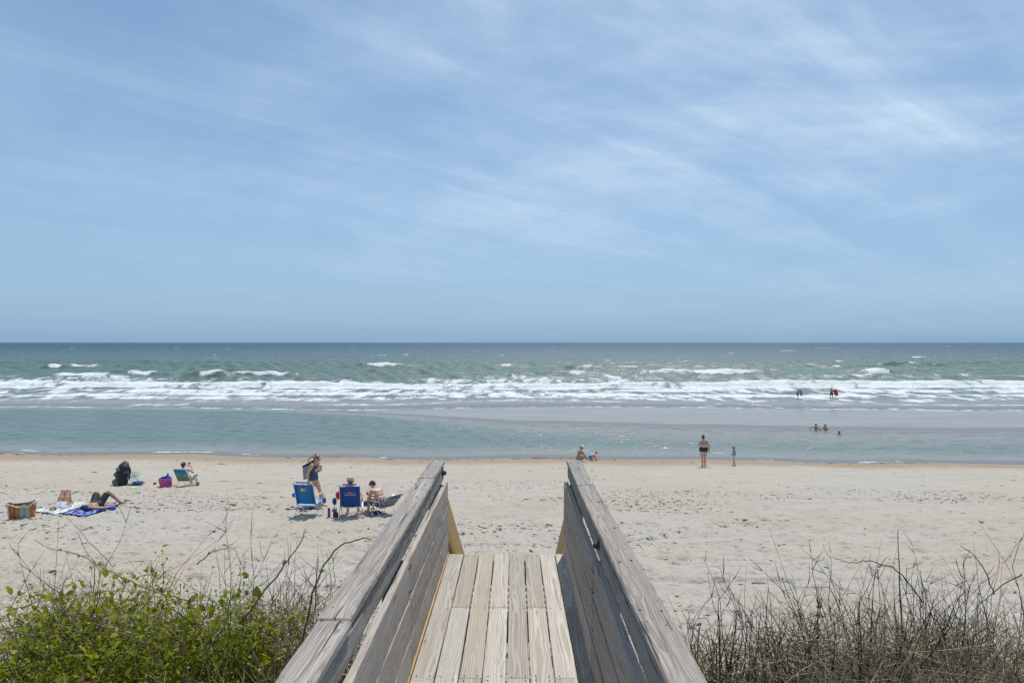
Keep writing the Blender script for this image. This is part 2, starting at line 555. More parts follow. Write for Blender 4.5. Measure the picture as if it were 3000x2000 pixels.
def water_mat():
    m, g = new_mat('sea water')
    geo = g.n('ShaderNodeNewGeometry').outputs['Position']
    sx, sy, sz = g.n('ShaderNodeSeparateXYZ', {0: geo}).outputs
    foam_a = g.n('ShaderNodeAttribute', attribute_name='foam').outputs['Fac']
    depth = g.n('ShaderNodeAttribute', attribute_name='depth').outputs['Fac']
    lace = g.noise(g.vmath('MULTIPLY', geo, (0.50, 0.22, 0.6)), 1.0, 7, 0.70, 0.5)
    lace = g.mapr(lace, 0.30, 0.70, 0, 1, False)
    thr = g.math('SUBTRACT', 1.0, foam_a)
    foam = g.mapr(g.math('SUBTRACT', lace, thr), -0.20, 0.26)
    foam = g.math('MULTIPLY', foam, g.mapr(foam_a, 0.0, 0.06))
    # water body: sandy and green inshore, blue far out
    far = g.mapr(g.math('LOGARITHM', sy, 10.0), 2.05, 3.15)
    body = g.mix(far, (0.088, 0.145, 0.128), (0.016, 0.070, 0.120))
    big = g.noise(g.vmath('MULTIPLY', geo, (0.012, 0.03, 0.0)), 1.0, 4, 0.6)
    body = g.mix(g.math('MULTIPLY', g.mapr(big, 0.35, 0.7, 0, 0.5), g.math('SUBTRACT', 1.0, far)), body, (0.110, 0.150, 0.118))
    inshore = g.mapr(sy, 105, 80)
    body = g.mix(g.math('MULTIPLY', inshore, 0.8), body, (0.125, 0.168, 0.150))
    shal = g.mapr(depth, 0.55, 0.03)
    body = g.mix(g.math('MULTIPLY', shal, 0.75), body, (0.275, 0.255, 0.225))
    froth = g.mix(g.mapr(g.noise(g.vmath('MULTIPLY', geo, (1.1, 1.8, 2.0)), 1.0, 5, 0.7), 0.3, 0.7), (0.52, 0.56, 0.58), (0.74, 0.76, 0.77))
    body_c = g.mix(g.math('MULTIPLY', foam, 0.94), body, froth)
    rough = g.mapr(foam, 0, 1, 0.25, 0.85, False)
    rough = g.math('ADD', rough, g.math('MULTIPLY', g.mapr(sy, 75, 120, 0.0, 0.16), g.math('SUBTRACT', 1.0, foam)))
    rough = g.math('ADD', rough, g.math('MULTIPLY', g.math('MULTIPLY', far, 0.12), g.math('SUBTRACT', 1.0, foam)))
    b = g.n('ShaderNodeBsdfPrincipled', {'Base Color': body_c, 'Roughness': rough, 'IOR': 1.333})
    w1 = g.noise(g.vmath('MULTIPLY', geo, (0.9, 1.7, 1.0)), 1.0, 5, 0.62, 0.25)
    w2 = g.noise(g.vmath('MULTIPLY', geo, (0.14, 0.30, 0.2)), 1.0, 4, 0.6, 0.2)
    h = g.math('ADD', g.math('MULTIPLY', w1, 0.16), g.math('MULTIPLY', w2, g.mapr(sy, 60, 200, 0.0, 0.9)))
    w3 = g.noise(g.vmath('MULTIPLY', geo, (0.035, 0.09, 0.05)), 1.0, 5, 0.65, 0.2)
    h = g.math('ADD', h, g.math('MULTIPLY', w3, g.mapr(sy, 110, 400, 0.0, 3.2)))
    h = g.math('ADD', h, g.math('MULTIPLY', foam, 0.08))
    calm = g.mapr(depth, 0.0, 0.25, 0.12, 1.0)
    bp = g.n('ShaderNodeBump', {'Strength': calm, 'Distance': 1.0, 'Height': h})
    g.link(bp.outputs[0], b.inputs['Normal'])
    tr = g.n('ShaderNodeBsdfTransparent', {'Color': (0.93, 0.97, 0.96, 1)})
    clear = g.math('MULTIPLY', g.mapr(depth, 0.16, 0.0), g.math('SUBTRACT', 1.0, foam))
    mx = g.n('ShaderNodeMixShader', {0: g.math('MULTIPLY', clear, 0.40), 1: b.outputs[0], 2: tr.outputs[0]})
    return finish(m, g, mx.outputs[0])


def leaf_mat(name, c1, c2, trans=0.35):
    m, g = new_mat(name)
    r = g.n('ShaderNodeObjectInfo').outputs['Random']
    geo = g.n('ShaderNodeNewGeometry')
    ri = geo.outputs['Random Per Island']
    n = g.noise(geo.outputs['Position'], 3.0, 3, 0.6)
    f = g.math('FRACT', g.math('ADD', g.math('ADD', r, ri), g.math('MULTIPLY', n, 0.8)))
    c = g.mix(f, c1, c2)
    patch = g.noise(geo.outputs['Position'], 5.0, 3, 0.6)
    c = g.mix(g.mapr(patch, 0.52, 0.70, 0.0, 0.40), c, tuple(0.5 * a + 0.02 for a in c1))
    old = g.math('GREATER_THAN', g.math('FRACT', g.math('MULTIPLY', g.math('ADD', r, ri), 7.77)), 0.945)
    c = g.mix(old, c, (0.22, 0.13, 0.06))
    b = g.n('ShaderNodeBsdfPrincipled', {'Base Color': c, 'Roughness': 0.45, 'Specular IOR Level': 0.25})
    t = g.n('ShaderNodeBsdfTranslucent', {'Color': g.mix(0.5, c, (0.16, 0.22, 0.02))})
    mx = g.n('ShaderNodeMixShader', {0: trans, 1: b.outputs[0], 2: t.outputs[0]})
    return finish(m, g, mx.outputs[0])


def twig_mat(name, c1, c2, rough=0.75):
    m, g = new_mat(name)
    geo = g.n('ShaderNodeNewGeometry')
    ri = geo.outputs['Random Per Island']
    n = g.noise(geo.outputs['Position'], 18.0, 3, 0.6)
    c = g.mix(g.math('FRACT', g.math('ADD', g.math('MULTIPLY', ri, 1.0), g.math('MULTIPLY', n, 0.3))), c1, c2)
    b = g.n('ShaderNodeBsdfPrincipled', {'Base Color': c, 'Roughness': rough, 'Specular IOR Level': 0.3})
    return finish(m, g, b.outputs[0])


M_SAND = sand_mat()
M_WATER = water_mat()
M_RAIL = wood('weathered grey rail timber', (0.088, 0.076, 0.064), (0.215, 0.190, 0.166), (0.420, 0.382, 0.340), ring=58, contrast=0.75, check=0.9, rnd=0.10, bump=0.8)
M_SIDE = wood('weathered brown-grey side board', (0.165, 0.142, 0.12), (0.31, 0.275, 0.24), (0.47, 0.428, 0.385), ring=46, contrast=0.6, check=0.75, rnd=0.14)
M_DECK = wood('pale sun-bleached deck board', (0.26, 0.228, 0.19), (0.365, 0.33, 0.28), (0.535, 0.50, 0.44), ring=34, contrast=1.15, check=0.30, rnd=0.17, bump=0.35)
M_NEW = wood('fresh yellow pine', (0.34, 0.20, 0.075), (0.45, 0.28, 0.11), (0.56, 0.37, 0.16), ring=28, contrast=0.5, check=0.1, rnd=0.05, bump=0.2)
M_POST = wood('greenish treated post', (0.10, 0.10, 0.055), (0.17, 0.165, 0.09), (0.25, 0.235, 0.14), axis='Z', ring=24, contrast=0.7, check=0.5, rnd=0.1)
M_OLDPOST = wood('dark weathered post', (0.07, 0.06, 0.05), (0.13, 0.115, 0.10), (0.21, 0.19, 0.17), axis='Z', ring=24, contrast=0.7, check=0.7, rnd=0.1)
M_RUST = simple('rusty iron', (0.075, 0.045, 0.035), 0.7, 0.5, 90, 0.6)
M_NAIL = simple('rusty nail iron', (0.09, 0.05, 0.035), 0.75, 0.5, 200)
M_ALU = simple('aluminium tube', (0.62, 0.65, 0.68), 0.32, 0.08, 30, metal=0.85)
M_WHITETUBE = simple('white enamelled tube', (0.72, 0.74, 0.74), 0.35, 0.05, 30)
M_DARKTUBE = simple('dark grey tube', (0.16, 0.17, 0.18), 0.4, 0.1, 30)
M_BLACKPL = simple('black plastic', (0.016, 0.016, 0.018), 0.45, 0.2, 40)
M_SKIN_A = simple('fair skin', (0.56, 0.34, 0.245), 0.5, 0.10, 14, sss=0.12)
M_SKIN_B = simple('tanned skin', (0.42, 0.235, 0.155), 0.45, 0.10, 14, sss=0.12)
M_SKIN_C = simple('light pink skin', (0.62, 0.39, 0.30), 0.5, 0.10, 14, sss=0.12)
M_HAIR_RED = simple('auburn hair', (0.20, 0.085, 0.035), 0.5, 0.35, 120, 0.4)
M_HAIR_DK = simple('dark brown hair', (0.022, 0.014, 0.011), 0.45, 0.4, 120, 0.4)
M_HAIR_BR = simple('brown hair', (0.075, 0.042, 0.025), 0.5, 0.4, 120, 0.4)
M_HAIR_BL = simple('blond hair', (0.36, 0.225, 0.10), 0.55, 0.3, 120, 0.4)
M_SEAWEED = twig_mat('dried seaweed', (0.030, 0.024, 0.017), (0.105, 0.085, 0.058))
# ------------------------------------------------------------------ beach: one sheet from the dune to beneath the sea
def rows(*segs):
    out = []
    for a, b, s in segs:
        out.extend(list(np.arange(a, b, s)))
    out.append(segs[-1][1])
    return np.array(out)


def fan_grid(ys, nc, k, c):
    u = np.linspace(-1, 1, nc)
    hw = k * np.maximum(ys, 0) + c
    Y = np.repeat(ys[:, None], nc, 1)
    X = u[None, :] * hw[:, None]
    return X, Y, hw


def grid_faces(nr, nc):
    i = np.arange(nr - 1)[:, None] * nc + np.arange(nc - 1)[None, :]
    return np.stack([i, i + 1, i + nc + 1, i + nc], -1).reshape(-1, 4)


def build_beach():
    ys = rows((-30, -6, 2), (-6, 8, 0.2), (8, 20, 0.055), (20, 30, 0.085), (30, 47, 0.14), (47, 110, 0.7), (110, 400, 12))
    nc = 861
    X, Y, hw = fan_grid(ys, nc, 0.86, 7)
    Z = tz(X, Y) + t_detail(X, Y)
    # footprints and scuffs, each a dent with a raised lip
    r2 = np.random.default_rng(3)
    N = 6000
    fy = 9.2 + (r2.random(N) ** 1.25) * 26
    fx = (r2.random(N) * 2 - 1) * (0.80 * fy + 2)
    for k in range(N):
        y0, x0 = fy[k], fx[k]
        ln = r2.uniform(0.10, 0.19); wd = r2.uniform(0.06, 0.11); dp = r2.uniform(0.010, 0.050) * (1.0 if y0 < 26 else 0.6)
        a = r2.uniform(0, math.pi)
        i0, i1 = np.searchsorted(ys, [y0 - 0.42, y0 + 0.42])
        for i in (slice(i0, i1),):
            h = hw[i0]
            j0 = int(((x0 - 0.45) / h + 1) / 2 * (nc - 1)); j1 = int(((x0 + 0.45) / h + 1) / 2 * (nc - 1)) + 2
            j0 = max(j0, 0); j1 = min(j1, nc)
            if j1 - j0 < 2 or i1 - i0 < 1: continue
            dx = X[i, j0:j1] - x0; dy = Y[i, j0:j1] - y0
            p = (dx * math.cos(a) + dy * math.sin(a)) / ln; q = (-dx * math.sin(a) + dy * math.cos(a)) / wd
            d2 = p * p + q * q
            Z[i, j0:j1] += dp * (-np.exp(-d2) + 0.55 * np.exp(-(np.sqrt(d2) - 1.45) ** 2 / 0.16))
    # a pair of old wheel ruts running along the beach
    for yc, dp in ((11.6, 0.034), (13.3, 0.045), (14.9, 0.040), (16.4, 0.025)):
        yy = yc + 0.35 * np.sin(X * 0.11) + 0.1 * np.sin(X * 0.7)
        on = 0.35 + 0.65 * vnoise(X * 0.5, X * 0, 77)
        Z += on * dp * (-np.exp(-((Y - yy) / 0.10) ** 2) + 0.6 * np.exp(-((Y - yy - 0.2) / 0.09) ** 2))
    V = np.stack([X, Y, Z], -1).reshape(-1, 3)
    o = np_mesh('sand_beach', V, grid_faces(len(ys), nc), M_SAND)
    tag(o, 'pale sand beach sloping from the dune to the water', 'beach', kind='structure')
    return X, Y, Z, ys, hw, nc


BEACH = build_beach()


# ------------------------------------------------------------------ water: tidal pool, surf and open sea
def px_x(px, d):
    return (px - VPX) / FPX * d


# breaking crests: (photo x, photo y, half width in photo px of white water, half width of the ridge)
CRESTS = [(228, 1094, 58, 150), (296, 1106, 26, 60), (405, 1091, 30, 110), (622, 1102, 26, 70), (775, 1091, 78, 170),
          (245, 1074, 34, 75), (160, 1075, 16, 40), (1120, 1068, 40, 120), (1480, 1071, 14, 60), (1690, 1087, 24, 110),
          (1720, 1073, 10, 60), (2060, 1085, 150, 190), (2440, 1073, 12, 60), (2560, 1083, 30, 60), (2670, 1066, 6, 110)]


def build_sea():
    ys = rows((37, 90, 0.30), (90, 250, 0.42))
    far = [ys[-1]]
    while far[-1] < 16000:
        far.append(far[-1] * 1.035)
    ys = np.concatenate([ys, far[1:]])
    nc = 521
    X, Y, hw = fan_grid(ys, nc, 0.85, 14)
    yn, yf = bar_edges(X)
    foam = np.zeros_like(X)
    Z = np.zeros_like(X)
    beyond = Y - yf
    # --- swell and chop, dying out towards the sand bar
    out = sstep(4, 60, beyond) * (1 - sstep(900, 2500, Y))
    r2 = np.random.default_rng(5)
    for lam, amp, sp in ((34, 0.16, 0.12), (23, 0.11, 0.2), (13, 0.10, 0.35), (8, 0.085, 0.5), (5, 0.065, 0.7), (3.4, 0.045, 0.9)):
        for _ in range(3):
            an = math.pi / 2 + r2.normal() * sp
            kx, ky = math.cos(an) * 2 * math.pi / lam, math.sin(an) * 2 * math.pi / lam
            ph = r2.uniform(0, 6.28)
            mod = 0.5 + fbm(X / (lam * 3) + ph, Y / (lam * 3), int(lam * 10), 2)
            s = np.sin(kx * X + ky * Y + ph)
            Z += out * amp * mod * (s + 0.3 * np.cos(2 * (kx * X + ky * Y + ph)))
    # ripples of the tidal pool
    pool = sstep(0.3, 4, Y - shore(X)) * sstep(0.0, 4, yn - Y)
    for lam, amp in ((2.6, 0.018), (1.7, 0.015), (1.15, 0.010)):
        for _ in range(3):
            an = math.pi / 2 + r2.normal() * 0.6
            Z += pool * amp * np.sin((math.cos(an) * X + math.sin(an) * Y) * 2 * math.pi / lam + r2.uniform(0, 6.28))
    # --- crests that stand up and break
    for cx, cy, fw, rw in CRESTS:
        d = FPX * 6.55 / (cy - VPY)
        x0 = px_x(cx, d); W = rw / FPX * d; Fw = 1.2 * fw / FPX * d
        wob = 3.0 * (fbm(X * 0.05 + cx, X * 0, 61, 3) - 0.5)
        yc = d + wob + 0.0015 * (X - x0) ** 2
        e = np.exp(-((X - x0) / W) ** 4)
        dy = Y - yc
        prof = np.where(dy < 0, np.exp(-(dy / 1.5) ** 2), np.exp(-(dy / 4.2) ** 2))
        Z += 1.05 * e * prof
        inner = np.exp(-((X - x0) / Fw) ** 4)
        jag = fbm(X * 0.35 + cx, Y * 0.2, 62, 3)
        foam = np.maximum(foam, inner * np.where(dy < 0, np.exp(-(dy / (0.8 + 1.8 * jag)) ** 4), np.exp(-(dy / (2.0 + 4 * jag)) ** 2)))
        # lip: a little froth along the rest of the crest
        foam = np.maximum(foam, 0.30 * e * np.exp(-(dy / 1.0) ** 2) * (fbm(X * 0.12 + cy, X * 0, 63, 2) > 0.5))
    # --- the bands of white water
    def band(yc, w0, w1, amp, seed, holes=0.0, fs=0.03, bore=0.0, asym=1.0):
        nonlocal foam, Z
        wob = (fbm(X * fs, X * 0 + seed, seed, 3) - 0.5) * 9
        c = yc + wob
        dy = Y - c
        w = w0 + (w1 - w0) * fbm(X * 0.035 + 7, X * 0 + seed * 3, seed + 1, 2)
        g_ = np.where(dy < 0, np.exp(-(dy / (w * 0.5)) ** 4), np.exp(-(dy / (w * asym)) ** 2))
        pres = 1 - holes * sstep(0.50, 0.62, fbm(X * 0.022 + seed, Y * 0.03, seed + 2, 3))
        tex = 0.30 + 1.0 * fbm(X * 0.20, Y * 0.11, seed + 3, 4)
        foam = np.maximum(foam, amp * g_ * pres * tex)
        if bore:
            Z += bore * pres * np.where(dy < 0, np.exp(-(dy / 0.9) ** 2), np.exp(-(dy / 5.0) ** 2)) * sstep(0, 8, beyond)
    band(111, 8, 14, 1.12, 101, 0.35, 0.02, 0.6, 1.3)
    band(122, 5, 10, 0.72, 102, 0.75, 0.03, 0.25)
    band(100, 2.5, 6, 0.85, 103, 0.45, 0.03, 0.22, 1.2)
    band(92.5, 2.5, 5, 1.0, 104, 0.40, 0.025, 0.16, 1.3)
    band(86.5, 2, 4, 0.75, 105, 0.35, 0.03, 0.08, 1.3)
    band(134, 2, 8, 0.55, 106, 0.95, 0.03, 0.2)
    # lacy remains between the bands
    lace = fbm(X * 0.24, Y * 0.16, 71, 5, 0.6)
    zone = sstep(80, 88, Y) * sstep(140, 108, Y)
    foam = np.maximum(foam, zone * (0.16 + 0.50 * sstep(0.45, 0.70, lace)))
    # swash: thin line of froth at the edge and streaks behind it
    edge = beyond + 0.9 * (fbm(X * 0.25, X * 0, 81, 3) - 0.5)
    foam = np.maximum(foam, 0.80 * np.exp(-((edge - 0.45) / 0.40) ** 2) * (0.55 + 0.6 * vnoise(X * 0.2, X * 0, 82)))
    l2 = beyond - 4.5 - 5 * (fbm(X * 0.05, X * 0, 83, 3))
    foam = np.maximum(foam, 0.70 * np.exp(-(l2 / 0.45) ** 2) * sstep(0.35, 0.6, fbm(X * 0.04, X * 0, 84, 2)))
    foam = np.maximum(foam, sstep(0, 1.5, beyond) * sstep(16, 4, beyond) * 0.34 * sstep(0.5, 0.75, fbm(X * 0.2, Y * 0.5, 85, 4)))
    # froth at the edge of the tidal pool
    se = Y - shore(X)
    pf = np.exp(-((se - 0.25) / 0.22) ** 2) * sstep(0.42, 0.62, fbm(X * 0.10, X * 0, 91, 3))
    foam = np.maximum(foam, 0.72 * pf)
    for xx, yo, sl, ln in ((-31.5, 1.2, -0.14, 2.0), (-16.6, 0.7, -0.25, 1.4), (-8.5, 0.45, -0.08, 2.0), (-22, 0.9, 0.02, 2.6)):
        foam = np.maximum(foam, 0.8 * np.exp(-((se - yo - sl * (X - xx)) / 0.16) ** 2) * np.exp(-((X - xx) / ln) ** 4))
    # whitecaps out at sea
    capn = fbm(X * 0.030, Y * 0.016, 95, 4, 0.6)
    caps = sstep(0.765, 0.82, capn) * sstep(150, 260, Y) * (1 - sstep(2600, 6000, Y))
    capn2 = fbm(X * 0.09, Y * 0.045, 96, 3, 0.6)
    caps = np.maximum(caps, sstep(0.81, 0.86, capn2) * sstep(135, 180, Y) * (1 - sstep(500, 900, Y)))
    foam = np.maximum(foam, 0.62 * caps)
    foam = foam * np.where((Y > yn + 0.0) & (Y < yf - 0.25), 0.0, 1.0)
    depth = Z - tz(X, Y)
    depth = np.where(Y > 130, 3.0, depth)
    V = np.stack([X, Y, Z], -1).reshape(-1, 3)
    o = np_mesh('sea', V, grid_faces(len(ys), nc), M_WATER)
    for nm, arr in (('foam', np.clip(foam, 0, 1)), ('depth', np.clip(depth, -0.2, 3))):
        a = o.data.attributes.new(nm, 'FLOAT', 'POINT')
        a.data.foreach_set('value', arr.astype(np.float32).ravel())
    tag(o, 'blue-green sea with white surf and a calm tidal pool before the sand bar', 'sea', kind='structure')


build_sea()


# ------------------------------------------------------------------ dried seaweed strewn over the sand
def build_seaweed():
    r2 = np.random.default_rng(11)
    V, F = [], []
    base = 0
    pts = []
    # drift lines and patches; density from noise so that the litter lies in drifts
    N = 190000
    yy = 9.5 + r2.random(N) ** 1.2 * 31
    xx = (r2.random(N) * 2 - 1) * (0.80 * yy + 2)
    dens = 0.018 + 1.6 * sstep(0.48, 0.62, fbm(xx * 0.20, yy * 0.60, 201, 4)) * (0.10 + 0.90 * np.exp(-((yy - 21.5) / 4.2) ** 2))
    dens *= np.where(yy > 30, 0.45, 1.0)
    keep = r2.random(N) < dens * 0.62
    pts = list(zip(xx[keep], yy[keep], [0] * int(keep.sum())))
    # the wrack line by the pool
    n2 = 1500
    wx = r2.uniform(-34, 36, n2)
    wp = sstep(0.42, 0.62, fbm(wx * 0.10, wx * 0, 205, 3)) * np.where(wx > 0, 1.0, 0.35)
    for x in wx[r2.random(n2) < wp]:
        pts.append((x, float(shore(x)) - abs(r2.normal()) * 0.45 - 0.15, 1))
    A_ = np.array(pts)
    zs = tz(A_[:, 0], A_[:, 1]) + t_detail(A_[:, 0], A_[:, 1])
    for ii, (x, y, k) in enumerate(pts):
        s = r2.lognormal(0, 0.55)
        L = 0.036 * s * (2.0 if k else 1) * (0.55 + 0.030 * y); W = L * r2.uniform(0.18, 0.45); H = min(0.03, 0.25 * W) + 0.004
        a = r2.normal() * 0.45
        z = zs[ii]
        n = 6
        ang = np.linspace(0, 2 * math.pi, n, endpoint=False) + r2.uniform(0, 1)
        rr = r2.uniform(0.55, 1.15, n)
        ca, sa = math.cos(a), math.sin(a)
        ring = [(x + L * rr[i] * math.cos(t) * ca - W * rr[i] * math.sin(t) * sa,
                 y + L * rr[i] * math.cos(t) * sa + W * rr[i] * math.sin(t) * ca) for i, t in enumerate(ang)]
        V.extend([(p[0], p[1], z - 0.012) for p in ring])
        V.append((x + r2.normal() * L * 0.2, y, z + H))
        F.extend([(base + i, base + (i + 1) % n, base + n) for i in range(n)])
        base += n + 1
    o = np_mesh('dried_seaweed', V, F, M_SEAWEED, smooth=False)
    tag(o, 'dark dried seaweed scraps strewn in drifts across the sand', 'seaweed', kind='stuff')


build_seaweed()
# ------------------------------------------------------------------ timber beach walkway
DECK_Z = 5.2
END_Y = 6.47
DECK_X0 = -0.634
DECK_X1 = 0.475


def build_walkway():
    root = empty('beach_walkway', (-0.08, 4.0, DECK_Z), label='weathered timber walkway with plank sides leading down to the beach', cat='walkway')
    inv = Matrix.Translation(-Vector((-0.08, 4.0, DECK_Z)))

    def board(name, lo, hi, mat, bev=0.004, M=None, parent=root):
        """a plank with its origin at its own centre, slightly uneven"""
        c = Vector([(a + b) / 2 for a, b in zip(lo, hi)])
        mb = MB()
        l = [a - q for a, q in zip(lo, c)]; h = [a - q for a, q in zip(hi, c)]
        n_ = max(2, int((h[1] - l[1]) / 0.09))
        if name in ('deck_plank', 'side_board', 'rail_cap', 'rail_board') and n_ > 3:
            r_ = random.Random(hash((round(lo[0], 3), round(lo[1], 3), round(lo[2], 3))))
            am = {'deck_plank': .0012, 'rail_cap': .0026}.get(name, .0020)
            ph = r_.uniform(0, 6); vs = []
            for q in range(n_ + 1):
                yq = l[1] + (h[1] - l[1]) * q / n_
                ox = am * 1.2 * math.sin(1.7 * yq + ph); oz = am * math.sin(1.1 * yq + 2 * ph)
                for (xx, zz) in ((l[0], l[2]), (h[0], l[2]), (h[0], h[2]), (l[0], h[2])):
                    vs.append((xx + ox + r_.gauss(0, am * .5), yq, zz + oz * (name != 'deck_plank') + r_.gauss(0, am * .45)))
            fs = [(0, 1, 2, 3), tuple(n_ * 4 + q for q in (3, 2, 1, 0))]
            for q in range(n_):
                for e in range(4):
                    f_ = (e + 1) % 4
                    fs.append((q * 4 + f_, q * 4 + e, q * 4 + 4 + e, q * 4 + 4 + f_))
            mb.add(vs, fs)
        else:
            mb.box(l, h)
        o = mb.build(name, mat, parent)
        o.location = c - Vector((-0.08, 4.0, DECK_Z)) if parent is root else c
        if M is not None:
            o.rotation_euler = M
        bevel(o, bev)
        return o

    # deck planks, each run broken at a joist
    pitch = 0.1432
    for i in range(8):
        x0 = -0.618 + i * pitch
        x1 = x0 + pitch - 0.0065
        if i == 7: x1 = 0.50
        js = [END_Y + random.uniform(-0.004, 0.006)] + ([5.165] if i % 2 else []) + [4.08 - (0.0 if i % 2 == 0 else 1.3)] + ([2.2] if i % 2 == 0 else []) + [0.4]
        for a, b in zip(js[1:], js[:-1]):
            dz = random.uniform(-0.004, 0.0)
            board('deck_plank', (x0 + random.uniform(0, 0.002), a + 0.002, DECK_Z - 0.036 + dz), (x1 - random.uniform(0, 0.002), b - 0.002, DECK_Z + dz), M_DECK, 0.003)
    # fresh yellow batten in the left corner of the deck
    board('edge_batten', (-0.632, 4.09, DECK_Z - 0.03), (-0.6195, END_Y + 0.004, DECK_Z + 0.012), M_NEW, 0.001)
    board('edge_batten', (-0.632, 1.8, DECK_Z - 0.03), (-0.6195, 4.085, DECK_Z + 0.010), M_NEW, 0.001)
    # joists
    for y in (6.38, 5.165, 4.08, 2.8, 1.6):
        board('joist', (-0.66, y - 0.02, DECK_Z - 0.26), (0.51, y + 0.02, DECK_Z - 0.043), M_OLDPOST, 0.003)
    for x in (-0.60, 0.44):
        board('beam', (x - 0.02, 0.4, DECK_Z - 0.50), (x + 0.02, 6.40, DECK_Z - 0.265), M_OLDPOST, 0.003)

    nail_me = None
    for s, xin in ((-1, DECK_X0), (1, DECK_X1)):
        # s = direction outward
        def X(a, b):
            p, q = xin + s * a, xin + s * b
            return (min(p, q), max(p, q))
        # three rows of side boards in two lengths
        for k in range(3):
            ztop = 5.883 - k * 0.2375
            for (a, b) in ((4.135, END_Y + 0.01), (1.75, 4.125), (-0.6, 1.74)):
                j = random.uniform(-0.003, 0.004)
                j -= 0.0045 * k
                xa, xb = X(j, 0.037 + j)
                board('side_board', (xa, a, ztop - 0.2335 + random.uniform(-0.001, 0.001)), (xb, b, ztop), M_SIDE, 0.003)
        # rail under the cap
        for (a, b) in ((3.0, END_Y - 0.02 + (0.03 if s > 0 else 0)), (-0.6, 2.995)):
            xa, xb = X(0.030, 0.066)
            board('rail_board', (xa, a, 5.916), (xb, b, 6.028), M_RAIL, 0.004)
        # rail cap in lengths
        cuts = ((5.62, END_Y - 0.01), (2.75, 5.615), (-0.6, 2.745)) if s < 0 else ((5.35, END_Y + 0.02), (1.5, 5.345), (-0.6, 1.495))
        for n_, (a, b) in enumerate(cuts):
            xa, xb = X(0.022, 0.160)
            o = board('rail_cap', (xa, a, 6.046), (xb, b, 6.084), M_RAIL, 0.006)
            o.rotation_euler = (0, 0, s * R(0.12))
        # posts
        for y in (6.36, 4.13, 1.75):
            xa, xb = X(0.040, 0.128)
            p = Vector(((xa + xb) / 2, y, 0))
            zb = ground(p.x, y) - 0.5
            xa2, xb2 = X(0.0735, 0.160)
            board('post', (xa2, y - 0.044, zb), (xb2, y + 0.044, 6.043), M_OLDPOST, 0.005)
            board('post_packer', (X(0.0430, 0.0725)[0], y - 0.044, 5.20), (X(0.0430, 0.0725)[1], y + 0.044, 5.87), M_OLDPOST, 0.003)
        # nail heads at the board joints
        for yj in (4.16, 4.10, END_Y - 0.03):
            for k in range(3):
                for dz in (0.05, 0.185):
                    z = 5.883 - k * 0.2365 - dz + random.uniform(-0.012, 0.012)
                    if nail_me is None:
                        mb = MB(); mb.lathe([(0.0065, -0.004), (0.0068, 0.002), (0.004, 0.0055)], 7)
                        nail_me = mb.build('nail', M_NAIL, root); o = nail_me
                    else:
                        o = nail_me.copy(); COL.objects.link(o)
                    o.location = Vector((xin - s * 0.002, yj + random.uniform(-0.006, 0.006), z)) - Vector((-0.08, 4.0, DECK_Z))
                    o.rotation_euler = (0, -s * math.pi / 2, 0)
    # nail heads along the plank rows on the deck
    dn = None
    for i in range(8):
        for y in (6.40, 5.19, 5.14, 4.10, 4.05):
            for e in (0.03, 0.11):
                if random.random() < 0.4: continue
                if dn is None:
                    mb = MB(); mb.lathe([(0.0040, -0.004), (0.0040, 0.0008)], 6)
                    dn = mb.build('deck_nail', M_NAIL, root); o = dn
                else:
                    o = dn.copy(); COL.objects.link(o)
                o.location = Vector((-0.618 + i * pitch + e, y + random.uniform(-0.008, 0.008), DECK_Z)) - Vector((-0.08, 4.0, DECK_Z))
    # rusty nail heads in the rail caps
    for xc in (DECK_X0 - 0.091, DECK_X1 + 0.091):
        for y in (6.36, 5.60, 5.35, 4.80, 4.13, 3.50, 2.85, 2.72):
            for e in (-.04, .035):
                if random.random() < .2: continue
                o = nail_me.copy(); COL.objects.link(o)
                o.location = Vector((xc + e + random.uniform(-.01, .01), y + random.uniform(-.03, .03), 6.0825)) - Vector((-0.08, 4.0, DECK_Z))
                o.rotation_euler = (0, 0, 0)
    # big rusty carriage bolts on the inner face of the rail
    def bolt(x, y, z, s):
        mb = MB()
        Mx = Matrix.Translation((x, y, z)) @ Matrix.Rotation(s * math.pi / 2, 4, 'Y') @ Matrix.Translation((0, 0, 0))
        Mw = inv @ Mx
        mb.lathe([(0.004, -0.004), (0.030, -0.004), (0.031, 0.001), (0.030, 0.006), (0.012, 0.007)], 16, Mw)
        mb.lathe([(0.022, 0.005), (0.0225, 0.014), (0.020, 0.024), (0.014, 0.031), (0.004, 0.034)], 16, Mw)
        o = mb.build('bolt', M_RUST, root, True)
    bolt(DECK_X0 - 0.026, 6.30, 5.995, 1)
    bolt(DECK_X1 + 0.026, 4.06, 5.995, -1)

    # stair going down to the sand, with new pine guards
    y0, slope = END_Y + 0.02, 0.56
    y_end = 10.3
    def z_on(y, top): return top - slope * (y - y0)
    def sloped(name, x0, x1, ya, yb, top, depth, mat):
        mb = MB()
        vs = []
        for y in (ya, yb):
            zt = z_on(y, top)
            for (x, z) in ((x0, zt - depth), (x1, zt - depth), (x1, zt), (x0, zt)):
                vs.append((x, y, z))
        vs = [tuple(inv @ Vector(v)) for v in vs]
        mb.add(vs, [(0, 1, 2, 3), (7, 6, 5, 4), (0, 4, 5, 1), (1, 5, 6, 2), (2, 6, 7, 3), (3, 7, 4, 0)])
        o = mb.build(name, mat, root)
        bevel(o, 0.003)
        return o
